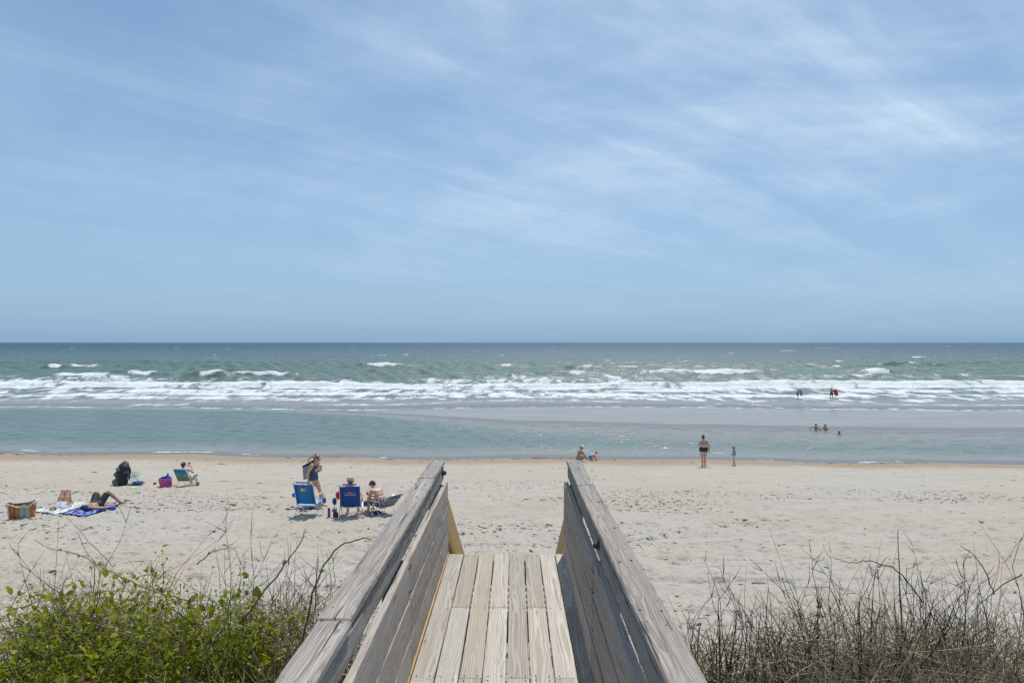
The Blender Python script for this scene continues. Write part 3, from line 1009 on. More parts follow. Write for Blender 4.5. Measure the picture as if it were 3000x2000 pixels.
    for s, xin in ((-1, -0.655), (1, 0.535)):
        a, b = sorted((xin, xin + s * 0.038))
        sloped('stair_guard', a, b, y0, y_end, 5.81, 0.30, M_NEW)
        a, b = sorted((xin + s * 0.0, xin + s * 0.038))
        sloped('stair_stringer', a, b, y0, y_end + 0.1, 5.20, 0.28, M_NEW)
        a2, b2 = sorted((xin + s * 0.040, xin + s * 0.128))
        for y in (8.1, 10.1):
            zb = ground(xin, y) - 0.4
            board('stair_post', (a2, y - 0.044, zb), (b2, y + 0.044, z_on(y, 5.77)), M_POST, 0.004)
    nst = 10
    for i in range(nst):
        y = y0 + 0.10 + i * (y_end - y0 - 0.1) / nst
        z = z_on(y + 0.15, 5.12)
        board('stair_tread', (-0.652, y, z - 0.038), (0.532, y + 0.27, z), M_DECK, 0.003)


build_walkway()
# ------------------------------------------------------------------ figures: one continuous skin grown round a posed skeleton
def _rot_from(f, u):
    f = np.array(f, float); f /= np.linalg.norm(f)
    u = np.array(u, float); u = u - f * np.dot(u, f); u /= np.linalg.norm(u)
    r = np.cross(f, u)
    return np.stack([r, f, u], 1)        # columns: right, forward, up


class Body:
    """smooth union of tapered capsules and ellipsoids, turned into one mesh"""
    def __init__(self):
        self.p = []

    def cap(self, a, b, ra, rb=None, clip=None):
        self.p.append(('c', np.array(a, float), np.array(b, float), ra, ra if rb is None else rb, clip)); return self

    def ell(self, c, r, rot=None, clip=None):
        self.p.append(('e', np.array(c, float), np.array(r, float), np.eye(3) if rot is None else rot, None, clip)); return self

    def mesh(self, h=0.012, k=0.03, clips=()):
        los, his = [], []
        for q in self.p:
            if q[0] == 'c':
                m = max(q[3], q[4]); los.append(np.minimum(q[1], q[2]) - m); his.append(np.maximum(q[1], q[2]) + m)
            else:
                m = q[2].max(); los.append(q[1] - m); his.append(q[1] + m)
        lo = np.min(los, 0) - 3 * h; hi = np.max(his, 0) + 3 * h
        n = np.ceil((hi - lo) / h).astype(int) + 1
        ax = [lo[i] + h * np.arange(n[i]) for i in range(3)]
        F = np.full(n, 0.25)
        for q, a, b in zip(self.p, los, his):
            mg = k + 2.5 * h
            i0 = np.maximum(np.floor((a - mg - lo) / h).astype(int), 0); i1 = np.minimum(np.ceil((b + mg - lo) / h).astype(int) + 1, n)
            sl = tuple(slice(s, e) for s, e in zip(i0, i1))
            P = np.stack(np.meshgrid(*[ax[i][sl[i]] for i in range(3)], indexing='ij'), -1)
            if q[0] == 'c':
                ab = q[2] - q[1]; L = np.dot(ab, ab) + 1e-12
                t = np.clip(((P - q[1]) @ ab) / L, 0, 1)
                d = np.linalg.norm(P - q[1] - t[..., None] * ab, axis=-1) - (q[3] + t * (q[4] - q[3]))
            else:
                l = (P - q[1]) @ q[3]
                k0 = np.linalg.norm(l / q[2], axis=-1); k1 = np.linalg.norm(l / q[2] ** 2, axis=-1)
                d = k0 * (k0 - 1) / (k1 + 1e-9)
            if q[5] is not None:
                d = np.maximum(d, (P - np.array(q[5][0], float)) @ (np.array(q[5][1], float) / np.linalg.norm(q[5][1])))
            f = F[sl]
            hh = np.clip(0.5 + 0.5 * (d - f) / k, 0, 1)
            F[sl] = d * (1 - hh) + f * hh - k * hh * (1 - hh)
        if clips:
            P = np.stack(np.meshgrid(*ax, indexing='ij'), -1)
            for c, nrm in clips:
                F = np.maximum(F, (P - np.array(c, float)) @ (np.array(nrm, float) / np.linalg.norm(nrm)))
        return surface_net(F, lo, h)


def surface_net(F, lo, h):
    s = F < 0
    nx, ny, nz = F.shape
    C = {}
    cnt = np.zeros((nx - 1, ny - 1, nz - 1)); pos = np.zeros((nx - 1, ny - 1, nz - 1, 3))
    sl = lambda a: (slice(a[0], nx - 1 + a[0]), slice(a[1], ny - 1 + a[1]), slice(a[2], nz - 1 + a[2]))
    corners = [(i, j, k) for i in (0, 1) for j in (0, 1) for k in (0, 1)]
    for a in corners:
        for d in range(3):
            if a[d] == 0:
                b = list(a); b[d] = 1; b = tuple(b)
                fa, fb = F[sl(a)], F[sl(b)]
                m = s[sl(a)] != s[sl(b)]
                t = np.where(m, fa / np.where(m, fa - fb, 1), 0)
                cnt += m
                for e in range(3):
                    pos[..., e] += np.where(m, a[e] + (t if e == d else 0), 0)
    act = cnt > 0
    idx = np.full(act.shape, -1); idx[act] = np.arange(act.sum())
    base = np.argwhere(act)
    V = lo + h * (base + pos[act] / cnt[act][:, None])
    Q = []
    for d in range(3):
        e1, e2 = (d + 1) % 3, (d + 2) % 3
        a = [slice(None)] * 3; b = [slice(None)] * 3
        a[d] = slice(0, -1); b[d] = slice(1, None)
        sa, sb = s[tuple(a)], s[tuple(b)]
        ij = np.argwhere(sa != sb)
        ok = (ij[:, e1] > 0) & (ij[:, e2] > 0) & (ij[:, e1] < act.shape[e1]) & (ij[:, e2] < act.shape[e2])
        ij = ij[ok]
        def cell(o1, o2):
            c = ij.copy(); c[:, e1] -= o1; c[:, e2] -= o2
            return idx[c[:, 0], c[:, 1], c[:, 2]]
        q = np.stack([cell(1, 1), cell(0, 1), cell(0, 0), cell(1, 0)], 1)
        flip = ~sa[ij[:, 0], ij[:, 1], ij[:, 2]]
        q[flip] = q[flip][:, ::-1]
        Q.append(q)
    return V, np.concatenate(Q)


def lerp(a, b, t):
    return np.array(a, float) * (1 - t) + np.array(b, float) * t


def hand_tubes(mb, wrist, hd, pn, s, curl=0.35, thumb=1):
    """five fingers of different lengths, bent at the knuckles, rooted in the palm"""
    hd = np.array(hd, float); hd /= np.linalg.norm(hd)
    pn = np.array(pn, float); pn = pn - hd * np.dot(pn, hd); pn /= np.linalg.norm(pn) + 1e-9
    sd = np.cross(hd, pn) * thumb
    kn = np.array(wrist) + hd * 0.075 * s
    for i, (o, L) in enumerate(((0.031, 0.068), (0.0105, 0.078), (-0.0105, 0.072), (-0.031, 0.056))):
        p = kn + sd * o * s
        pts = [p - hd * 0.018 * s]
        ang = 0.0
        q = p.copy()
        pts.append(q.copy())
        for sg in (0.42, 0.32, 0.26):
            ang += curl
            dr = hd * math.cos(ang) + pn * math.sin(ang) + sd * (o * 1.6)
            q = q + dr / np.linalg.norm(dr) * L * sg * s
            pts.append(q.copy())
        mb.tube(pts, [0.010 * s, 0.0095 * s, 0.009 * s, 0.0085 * s, 0.006 * s], 6)
    p = np.array(wrist) + hd * 0.025 * s + sd * 0.028 * s
    d1 = hd * 0.55 + sd * 0.75 + pn * 0.25; d1 /= np.linalg.norm(d1)
    d2 = hd * 0.8 + sd * 0.35 + pn * 0.45; d2 /= np.linalg.norm(d2)
    mb.tube([p, p + d1 * 0.032 * s, p + d1 * 0.032 * s + d2 * 0.030 * s, p + d1 * 0.032 * s + d2 * 0.052 * s], [0.013 * s, 0.011 * s, 0.010 * s, 0.007 * s], 6)


def figure(name, label, loc, rz, J, skin, s=1.0, fat=1.0, h=0.012, head_f=(0, 1, 0), head_u=(0, 0, 1), girl=False,
           curl=(0.4, 0.4), palm=None, hands=True, face=True):
    """J: joints in local metres for a 1.7 m adult (already posed); returns root and a dict for clothes"""
    root = empty(name, loc, rz, label, 'person')
    J = {k: np.array(v, float) * s for k, v in J.items()}
    B = Body()
    f_ = fat
    tw = {}
    hl, hr = J['hipL'], J['hipR']; sl_, sr = J['shL'], J['shR']
    pel, wst, chs, nck = J['pelvis'], J['waist'], J['chest'], J['neck']
    across = (sr - sl_); across /= np.linalg.norm(across)
    hac = (hr - hl); hac /= np.linalg.norm(hac)
    tor = []
    tor.append((pel - hac * 0.075 * s * f_, pel + hac * 0.075 * s * f_, 0.102 * s * f_))
    tor.append((lerp(pel, wst, .5) - hac * 0.060 * s * f_, lerp(pel, wst, .5) + hac * 0.060 * s * f_, 0.098 * s * f_))
    wr = 0.050 if girl else 0.062
    tor.append((wst - lerp(hac, across, .5) * wr * s * f_, wst + lerp(hac, across, .5) * wr * s * f_, 0.088 * s * f_))
    tor.append((lerp(wst, chs, .55) - across * 0.060 * s * f_, lerp(wst, chs, .55) + across * 0.060 * s * f_, 0.093 * s * f_))
    tor.append((chs - across * 0.075 * s, chs + across * 0.075 * s, 0.092 * s * (0.5 + 0.5 * f_)))
    tor.append((lerp(sl_, sr, .12), lerp(sl_, sr, .88), 0.058 * s))
    for a, b, r in tor: B.cap(a, b, r)
    tw['tor'] = tor
    if girl:
        fw = np.cross(across, (nck - wst)); fw = -fw / np.linalg.norm(fw)
        fwd = np.cross((nck - wst) / np.linalg.norm(nck - wst), across)
        for sg in (-1, 1):
            B.ell(chs + fwd * 0.075 * s + across * sg * 0.07 * s - (nck - wst) * 0.10, (0.06 * s,) * 3)
        tw['fwd'] = fwd
    # head
    hc = J['head']
    Rt = _rot_from(head_f, head_u)
    rgt, fwd_, up_ = Rt[:, 0], Rt[:, 1], Rt[:, 2]
    B.cap(lerp(nck, hc, -0.1), hc - up_ * 0.05 * s - fwd_ * 0.015 * s, 0.054 * s * (0.9 if girl else 1), 0.05 * s)
    B.ell(hc + up_ * 0.025 * s - fwd_ * 0.012 * s, (0.075 * s, 0.094 * s, 0.088 * s), Rt)
    B.ell(hc - up_ * 0.045 * s + fwd_ * 0.026 * s, (0.056 * s, 0.062 * s, 0.068 * s), Rt)
    if face:
        B.cap(hc + fwd_ * 0.082 * s + up_ * 0.012 * s, hc + fwd_ * 0.099 * s - up_ * 0.022 * s, 0.009 * s, 0.014 * s)
        B.cap(hc + fwd_ * 0.076 * s - up_ * 0.060 * s - rgt * 0.014 * s, hc + fwd_ * 0.076 * s - up_ * 0.060 * s + rgt * 0.014 * s, 0.010 * s)
        for sg in (-1, 1):
            B.ell(hc + rgt * sg * 0.077 * s - fwd_ * 0.010 * s - up_ * 0.008 * s, (0.012 * s, 0.02 * s, 0.031 * s), Rt)
    # limbs
    legs, arms = {}, {}
    for S in 'LR':
        sh, el, wr_ = J['sh' + S], J['el' + S], J['wr' + S]
        B.cap(sh, lerp(sh, el, .35), 0.056 * s * f_, 0.050 * s * f_)
        B.cap(lerp(sh, el, .3), el, 0.048 * s * f_, 0.038 * s * f_)
        B.cap(el, lerp(el, wr_, .35), 0.039 * s, 0.040 * s)
        B.cap(lerp(el, wr_, .3), wr_, 0.039 * s, 0.027 * s)
        hd = J.get('ha' + S, wr_ + (wr_ - el) / np.linalg.norm(wr_ - el) * 0.1 * s) - wr_
        hd /= np.linalg.norm(hd)
        pn = (palm or {}).get(S, (1 if S == 'L' else -1) * across)
        pn = np.array(pn, float) - hd * np.dot(pn, hd); pn /= np.linalg.norm(pn) + 1e-9
        sd = np.cross(hd, pn)
        for o in (-0.022, 0, 0.022):
            B.cap(wr_ + sd * o * 0.4 * s, wr_ + hd * 0.078 * s + sd * o * s, 0.017 * s, 0.0145 * s)
        arms[S] = (wr_, hd, pn)
        hp, kn, an, to = J['hip' + S], J['kn' + S], J['an' + S], J['to' + S]
        B.cap(hp, lerp(hp, kn, .5), 0.088 * s * f_, 0.076 * s * f_)
        B.cap(lerp(hp, kn, .45), kn, 0.077 * s * f_, 0.054 * s * (0.6 + 0.4 * f_))
        shin = an - kn
        back = J.get('calf' + S, None)
        B.cap(kn, lerp(kn, an, .38), 0.052 * s, 0.056 * s * (0.6 + 0.4 * f_))
        B.cap(lerp(kn, an, .35), an, 0.055 * s * (0.6 + 0.4 * f_), 0.034 * s)
        ft = to - an
        B.cap(an, lerp(an, to, .6), 0.036 * s, 0.030 * s)
        B.cap(lerp(an, to, .5), to, 0.034 * s, 0.024 * s)
        dn = np.array([0, 0, -1.0])
        heel = an + dn * 0.045 * s * (1 if abs(ft[2]) < 0.12 * s else 0.3) - np.array([ft[0], ft[1], 0]) * 0.18
        B.cap(an, heel, 0.034 * s, 0.028 * s)
        legs[S] = (hp, kn, an)
    V, F = B.mesh(h * max(s, 0.75), 0.026 * s)
    V = V.tolist(); F = [tuple(q) for q in F.tolist()]
    if hands:
        mb = MB()
        hand_tubes(mb, *arms['L'], s, curl[0], 1)
        hand_tubes(mb, *arms['R'], s, curl[1], -1)
        b = len(V)
        V += [tuple(p) for p in mb.v]; F += [tuple(i + b for i in q) for q in mb.f]
    me = bpy.data.meshes.new('body')
    me.from_pydata([tuple(p) for p in V], [], F); me.update()
    link_mesh('body', me, skin, root, True)
    info = dict(J=J, s=s, fat=f_, tor=tor, hc=hc, rgt=rgt, fwd=fwd_, up=up_, Rt=Rt, legs=legs, root=root, across=across, h=h * max(s, 0.75),
                tf=np.cross((nck - wst) / np.linalg.norm(nck - wst), across))
    if face:
        e = MB()
        for sg in (-1, 1):
            e.ellipsoid(hc + fwd_ * 0.077 * s + rgt * sg * 0.031 * s + up_ * 0.010 * s, (0.011 * s, 0.011 * s, 0.008 * s), 8, 5)
        e.build('eyes', M_BLACKPL, root, True)
    return info


def hair(I, mat, style='short', name='hair'):
    s, hc, f, u, r = I['s'], I['hc'], I['fwd'], I['up'], I['rgt']
    B = Body()
    B.ell(hc + u * 0.040 * s - f * 0.022 * s, (0.084 * s, 0.098 * s, 0.086 * s), I['Rt'], clip=(hc + f * 0.052 * s + u * 0.03 * s, f * 1.0 - u * 0.75))
    B.ell(hc - f * 0.055 * s - u * 0.01 * s, (0.074 * s, 0.055 * s, 0.080 * s), I['Rt'])
    if style == 'bun':
        B.ell(hc - f * 0.09 * s + u * 0.105 * s, (0.045 * s, 0.045 * s, 0.042 * s), I['Rt'])
    if style == 'lowbun':
        B.ell(hc - f * 0.115 * s + u * 0.02 * s, (0.055 * s, 0.045 * s, 0.05 * s), I['Rt'])
    if style == 'mop':
        B.ell(hc + u * 0.075 * s + f * 0.045 * s, (0.078 * s, 0.055 * s, 0.045 * s), I['Rt'])
        B.ell(hc + u * 0.035 * s + f * 0.080 * s, (0.060 * s, 0.030 * s, 0.045 * s), I['Rt'])
    if style == 'long':
        B.cap(hc - f * 0.07 * s, hc - f * 0.10 * s - np.array([0, 0, 0.26 * s]), 0.062 * s, 0.04 * s)
    V, F = B.mesh(0.009 * max(s, 0.8), 0.02)
    return np_mesh(name, V, F, mat, I['root'])


def torso_cloth(I, name, mat, lo, hi, t=0.011, clips=(), legs=0.0):
    """cloth over torso segments lo..hi (indices into the torso list), optionally down the thighs"""
    s = I['s']
    B = Body()
    for a, b, r in I['tor'][lo:hi]:
        B.cap(a, b, r + t * s)
    if legs:
        for S in 'LR':
            hp, kn, an = I['legs'][S]
            e = lerp(hp, kn, legs)
            B.cap(hp, lerp(hp, kn, legs * 1.15), (0.094 * I['fat'] + t) * s, (0.074 * I['fat'] + t) * s, clip=(e, kn - hp))
    V, F = B.mesh(I['h'], 0.026 * s, clips)
    return np_mesh(name, V, F, mat, I['root'])


def STAND():
    return dict(pelvis=(0, 0, .93), waist=(0, .005, 1.08), chest=(0, .0, 1.26), neck=(0, -.01, 1.43), head=(0, .025, 1.575),
                shL=(-.165, -.005, 1.385), shR=(.165, -.005, 1.385), elL=(-.215, -.02, 1.10), elR=(.215, -.02, 1.10),
                wrL=(-.235, .03, .86), wrR=(.235, .03, .86),
                hipL=(-.092, 0, .89), hipR=(.092, 0, .89), knL=(-.095, .02, .49), knR=(.095, .02, .49),
                anL=(-.09, -.02, .075), anR=(.09, -.02, .075), toL=(-.11, .14, .028), toR=(.11, .14, .028))
# ------------------------------------------------------------------ the people
def child_bits(o, name, mb, mat, smooth=True):
    return mb.build(name, mat, o, smooth)


# --- woman walking with a striped bag (behind the light blue chair)
P_WOMAN = at(918, 1489)
def woman_walking():
    J = STAND()
    J.update(anR=(.08, -.26, .10), knR=(.09, -.02, .50), toR=(.09, -.12, .03), anL=(-.09, .26, .08), knL=(-.09, .19, .49), toL=(-.10, .42, .03),
             pelvis=(0, 0, .92), hipL=(-.09, .02, .88), hipR=(.09, -.01, .88), chest=(0, .03, 1.25), neck=(0, .05, 1.42), head=(0, .125, 1.545),
             shL=(-.165, .03, 1.375), shR=(.165, .02, 1.37), elR=(.225, -.10, 1.10), wrR=(.20, -.08, .85),
             elL=(-.20, .10, 1.13), wrL=(-.10, .20, 1.26), haL=(-.07, .21, 1.34))
    I = figure('person', 'woman in a navy swimsuit carrying a striped bag behind the light blue chair', P_WOMAN, R(-97), J, M_SKIN_A, 0.985,
               head_f=(0.12, 1, -.30), head_u=(0, .3, 1), girl=True, curl=(0.9, 0.3))
    torso_cloth(I, 'swimsuit', simple('navy swimsuit', (0.028, 0.055, 0.10), 0.6, 0.3, 20), 0, 5, 0.010,
                clips=[(V3(0, 0, .86), (0, 0, -1)), (V3(0, .10, 1.33), (0, .6, 1))])
    sw = MB()
    for sg in (-1, 1):
        sw.tube([V3(sg * .085, .11, 1.27), V3(sg * .10, .06, 1.425), V3(sg * .09, -.06, 1.40), V3(sg * .075, -.075, 1.28)], 0.013, 6)
    sw.build('swimsuit_strap', simple('navy swimsuit', (0, 0, 0)), I['root'], True)
    hair(I, M_HAIR_RED, 'bun')
    s, hc, f, u, r = 0.985, I['hc'], I['fwd'], I['up'], I['rgt']
    g = MB()
    for sg in (-1, 1):
        g.ellipsoid(hc + f * .080 + r * sg * .034 + u * .014, (.031, .018, .024), 10, 6)
    g.build('sunglasses', simple('green mirror lens', (0.01, 0.16, 0.14), 0.12, 0.1, 20, metal=0.6), I['root'], True)
    g2 = MB()
    for sg in (-1, 1):
        g2.tube([hc + f * .075 + r * sg * .064 + u * .02, hc - f * .01 + r * sg * .083 + u * .012], 0.004, 5)
    g2.build('sunglasses_arm', M_BLACKPL, I['root'])


woman_walking()


def striped_bag():
    # wide tote hanging at the far shoulder of the walking woman
    m = stripes('navy and white striped canvas', 2, 17, [(0.0, (0.022, 0.028, 0.085)), (0.52, (0.62, 0.62, 0.66))], 0.85)
    c = P_WOMAN + Vector((-0.13, 0.24, 1.17))
    root = empty('shoulder_bag', c, R(0), 'navy and white striped beach bag slung behind the walking woman', 'bag')
    def fn(u, v):
        # closed pouch profile: u around, v up
        a = 2 * math.pi * u
        w = 0.33 * (1 - 0.16 * v); d = 0.085 * (1 - 0.45 * v)
        x = w * math.copysign(abs(math.cos(a)) ** 0.6, math.cos(a)); y = d * math.copysign(abs(math.sin(a)) ** 0.7, math.sin(a))
        zz = -0.20 + 0.40 * v
        tilt = 0.10 * x
        return (x + 0.03 * math.sin(5 * zz), y + 0.012 * math.sin(9 * x + 4 * v), zz + tilt + 0.012 * math.sin(7 * x))
    mb = MB(); mb.sheet(fn, 36, 8)
    mb.add([fn(k / 36, 0) for k in range(36)], [tuple(range(35, -1, -1))])
    o = mb.build('pouch', m, root, True)
    o.rotation_euler = (0, R(-20), 0)
    d = simple('navy canvas', (0.02, 0.026, 0.07), 0.85, 0.2, 40)
    mb = MB(); mb.sheet(lambda u, v: tuple(V3(*fn(u, 0.9 + 0.16 * v)) * V3(1.02, 1.06, 1)), 36, 2)
    o2 = mb.build('rim_band', d, root, True); o2.rotation_euler = (0, R(-20), 0)
    mb = MB(); mb.tube([(-0.12, 0.0, 0.20), (-0.04, -0.08, 0.36), (0.05, -0.09, 0.40), (0.13, -0.08, 0.30), (0.20, 0.0, 0.16)], 0.014, 6)
    mb.build('strap', d, root, True)


striped_bag()


# --- man in the royal blue chair, seen from behind
P_CH2 = at(1029, 1512)
def man_seated():
    J = dict(pelvis=(0, -.05, .50), waist=(0, -.14, .63), chest=(0, -.20, .80), neck=(0, -.24, .955), head=(0, -.20, 1.09),
             shL=(-.175, -.22, .92), shR=(.175, -.22, .92), elL=(-.30, -.14, .68), elR=(.285, -.10, .68), wrL=(-.20, .08, .64), wrR=(.25, .12, .70),
             hipL=(-.095, -.02, .48), hipR=(.095, -.02, .48), knL=(-.14, .40, .52), knR=(.13, .40, .52),
             anL=(-.15, .42, .09), anR=(.17, .34, .09), toL=(-.17, .58, .03), toR=(.33, .40, .03))
    I = figure('person', 'man in a beige bucket hat seated in the royal blue beach chair', P_CH2, R(7), J, M_SKIN_C, 1.0, head_f=(0, 1, -.12))
    torso_cloth(I, 'shorts', simple('grey swim shorts', (0.18, 0.19, 0.22), 0.8, 0.2, 30), 0, 2, 0.014, legs=0.75)
    hair(I, M_HAIR_BR)
    hm = simple('beige bucket hat cloth', (0.50, 0.45, 0.36), 0.9, 0.18, 50, 0.4)
    s, hc, f, u = 1.0, I['hc'], I['fwd'], I['up']
    mb = MB()
    Mh = Matrix.Translation(Vector(hc + u * 0.045 - f * .012)) @ Matrix(I['Rt'].tolist()).to_4x4()
    mb.lathe([(0.100, -0.010), (0.104, 0.0), (0.102, 0.055), (0.092, 0.085), (0.055, 0.096), (0.02, 0.088), (0.002, 0.085)], 20, Mh, caps=False)
    mb.lathe([(0.099, 0.004), (0.128, -0.030), (0.131, -0.033), (0.102, 0.008)], 20, Mh, caps=False)
    mb.build('bucket_hat', hm, I['root'], True)


man_seated()

# --- boy bending forward on the striped low chair
P_BOY = at(1116, 1505)
def boy_seated():
    J = dict(pelvis=(0, -.02, .33), waist=(0, .02, .48), chest=(0, .14, .65), neck=(0, .29, .765), head=(0, .405, .845),
             shL=(-.175, .24, .70), shR=(.175, .24, .70), elL=(-.21, .30, .43), elR=(.20, .33, .42), wrL=(-.09, .53, .44), wrR=(.06, .56, .47),
             haL=(-.05, .61, .47), haR=(.03, .63, .51),
             hipL=(-.09, .02, .31), hipR=(.09, .02, .31), knL=(-.15, .42, .38), knR=(.14, .43, .38),
             anL=(-.15, .42, .08), anR=(.12, .52, .08), toL=(-.17, .57, .03), toR=(.14, .68, .03))
    I = figure('person', 'shirtless dark-haired boy hunched forward on the low striped chair', P_BOY, R(50), J, M_SKIN_A, 0.98,
               head_f=(0, .72, -.85), head_u=(0, .85, .72), curl=(0.8, 0.8), palm={'L': (1, 0, 0.2), 'R': (-1, 0, 0.2)})
    torso_cloth(I, 'swim_shorts', stripes('navy, white and coral striped shorts', 0, 11, [(0, (0.02, 0.03, 0.07)), (.35, (0.6, 0.6, 0.6)), (.6, (0.05, 0.12, 0.3)), (.85, (0.5, 0.2, 0.15))]), 0, 2, 0.014, legs=0.8)
    hair(I, M_HAIR_DK, 'mop')
    # what he is holding
    p = Vector(P_BOY) + Matrix.Rotation(R(50), 3, 'Z') @ Vector((-.012, .62, .505))
    t = empty('phone', p, R(50), 'dark phone held by the hunched shirtless boy', 'phone')
    mb = MB(); mb.box((-.036, -.005, -.07), (.036, .005, .07)); o = mb.build('case', M_BLACKPL, t); bevel(o, .004, 2)
    o.rotation_euler = (R(-35), 0, 0)


boy_seated()

# --- woman with a phone in the teal chair
P_CH4 = at(548, 1424)
def woman_phone():
    rz = R(-8)
    J = dict(pelvis=(0, -.02, .34), waist=(0, -.12, .46), chest=(0, -.22, .62), neck=(0, -.28, .77), head=(0, -.25, .90),
             shL=(-.165, -.25, .73), shR=(.165, -.25, .73), elL=(-.23, -.06, .55), elR=(.25, .02, .56), wrL=(-.09, .06, .73), wrR=(.10, .10, .80),
             haL=(-.05, .07, .80), haR=(.03, .08, .85),
             hipL=(-.09, .02, .33), hipR=(.09, .02, .33), knL=(-.11, .40, .44), knR=(.11, .40, .44),
             anL=(-.12, .44, .08), anR=(.12, .44, .08), toL=(-.13, .60, .03), toR=(.13, .60, .03))
    I = figure('person', 'dark-haired woman looking at her phone in the teal striped chair', P_CH4, rz, J, M_SKIN_C, 0.97,
               head_f=(0, 1, -.15), girl=True, curl=(.6, .6))
    torso_cloth(I, 'white_top', simple('white cotton', (0.72, 0.72, 0.76), 0.85, 0.06, 30), 2, 6, 0.014)
    torso_cloth(I, 'shorts', simple('pale shorts', (0.55, 0.56, 0.6), 0.85, 0.06, 30), 0, 2, 0.012, legs=.35)
    hair(I, M_HAIR_DK, 'lowbun')
    hc, f, u, r = I['hc'], I['fwd'], I['up'], I['rgt']
    g = MB()
    for sg in (-1, 1):
        g.ellipsoid(hc + f * .080 + r * sg * .034 + u * .012, (.03, .016, .022), 8, 5)
    g.build('sunglasses', M_BLACKPL, I['root'], True)
    p = Vector(P_CH4) + Matrix.Rotation(rz, 3, 'Z') @ (Vector((0.0, .115, .87)) * 0.97)
    t = empty('phone', p, rz, 'black phone held up by the woman in the teal chair', 'phone')
    mb = MB(); mb.box((-.038, -.005, -.075), (.038, .005, .075)); o = mb.build('case', M_BLACKPL, t); bevel(o, .004, 2)


woman_phone()

# --- the couple lying on their backs
def lying(name, label, p, rz, skin, knees, arms, s, girl):
    """local: head towards -y, feet towards +y, face up"""
    J = dict(pelvis=(0, .0, .11), waist=(0, -.15, .115), chest=(0, -.33, .12), neck=(0, -.51, .105), head=(0, -.645, .135),
             shL=(-.17, -.45, .105), shR=(.17, -.45, .105), hipL=(-.09, .04, .105), hipR=(.09, .04, .105))
    J.update(knees); J.update(arms)
    return figure('person', label, p, rz, J, skin, s, head_f=(0, .28, 1), head_u=(0, -1, .28), girl=girl, curl=(.3, .3))


P_LW = at(178, 1489)
def woman_lying():
    I = lying('person', 'woman in a pale blue shirt lying on her back with knees raised', P_LW, R(15), M_SKIN_B,
              dict(knL=(-.06, .30, .50), knR=(.075, .30, .50), anL=(-.08, .52, .08), anR=(.09, .52, .08), toL=(-.09, .68, .04), toR=(.10, .68, .04)),
              dict(elL=(-.33, -.30, .08), elR=(.30, -.20, .08), wrL=(-.22, -.06, .16), wrR=(.24, .04, .12), haR=(.22, .13, .14), haL=(-.12, -.02, .2)), 0.98, True)
    m = simple('pale blue shirt cotton', (0.36, 0.47, 0.60), 0.9, 0.12, 25, 0.4)
    B = Body()
    for a, b, r_ in I['tor'][1:6]: B.cap(a, b, r_ + .02)
    J = I['J']
    for S in 'LR':
        B.cap(J['sh' + S], lerp(J['sh' + S], J['el' + S], .55), .078, .075, clip=(lerp(J['sh' + S], J['el' + S], .6), J['el' + S] - J['sh' + S]))
    V, F = B.mesh(.012, .03, clips=[(V3(0, -.44, .16), (0, -.6, 1.0))])
    np_mesh('shirt', V, F, m, I['root'])
    torso_cloth(I, 'swim_bottoms', simple('tan swim bottoms', (0.42, 0.30, 0.16), 0.8, 0.1, 30), 0, 1, .012)
    hair(I, M_HAIR_BR)
    hc, f, u = I['hc'], I['fwd'], I['up']
    B = Body(); B.ell(hc + u * .155 - f * .03, (.075, .06, .05), I['Rt']); B.ell(hc + u * .12 - f * .06, (.05, .06, .04), I['Rt'])
    V, F = B.mesh(.01, .02); np_mesh('hair_bun', V, F, M_HAIR_BL, I['root'])


woman_lying()

P_LM = at(279, 1489)
def man_lying():
    I = lying('person', 'shirtless man in black shorts lying with a navy cap over his face', P_LM, R(5), M_SKIN_B,
              dict(knL=(-.17, .36, .40), knR=(.21, .30, .42), anL=(-.15, .62, .08), anR=(.50, .44, .07), toL=(-.16, .78, .04), toR=(.64, .50, .04)),
              dict(elL=(-.38, -.36, .07), elR=(.40, -.30, .07), wrL=(-.36, -.12, .07), wrR=(.50, -.06, .07)), 1.04, False)
    torso_cloth(I, 'shorts', simple('black shorts', (0.014, 0.015, 0.02), 0.75, 0.3, 30), 0, 2, .016, legs=.85)
    hair(I, M_HAIR_DK)
    hc, f, u = I['hc'], I['fwd'], I['up']
    cm = simple('navy cap cloth', (0.012, 0.03, 0.115), 0.7, 0.25, 30)
    mb = MB()
    Mh = Matrix.Translation(Vector(hc + f * .015 + u * .02)) @ Matrix(I['Rt'].tolist()).to_4x4() @ Matrix.Rotation(R(-62), 4, 'X')
    mb.lathe([(.108, -.03), (.110, .0), (.104, .05), (.08, .09), (.04, .11), (.003, .115)], 20, Mh, caps=False)
    o = mb.build('cap', cm, I['root'], True)
    mb = MB()
    def vis(uu, vv):
        a = (uu - .5) * 2.2; rr = .105 + .085 * vv * math.cos(a * .8)
        return tuple(Mh @ Vector((rr * math.sin(a), rr * math.cos(a), -.03 - .02 * vv + .02 * math.cos(a) * vv)))
    mb.sheet(vis, 14, 4, .005)
    mb.build('cap_visor', cm, o, True)
    b = MB(); b.ellipsoid(Vector(Mh @ Vector((0, 0.0, .117))), (.012, .012, .006), 8, 4)
    b.build('cap_button', simple('white button', (.75, .75, .78), .5), o, True)


man_lying()

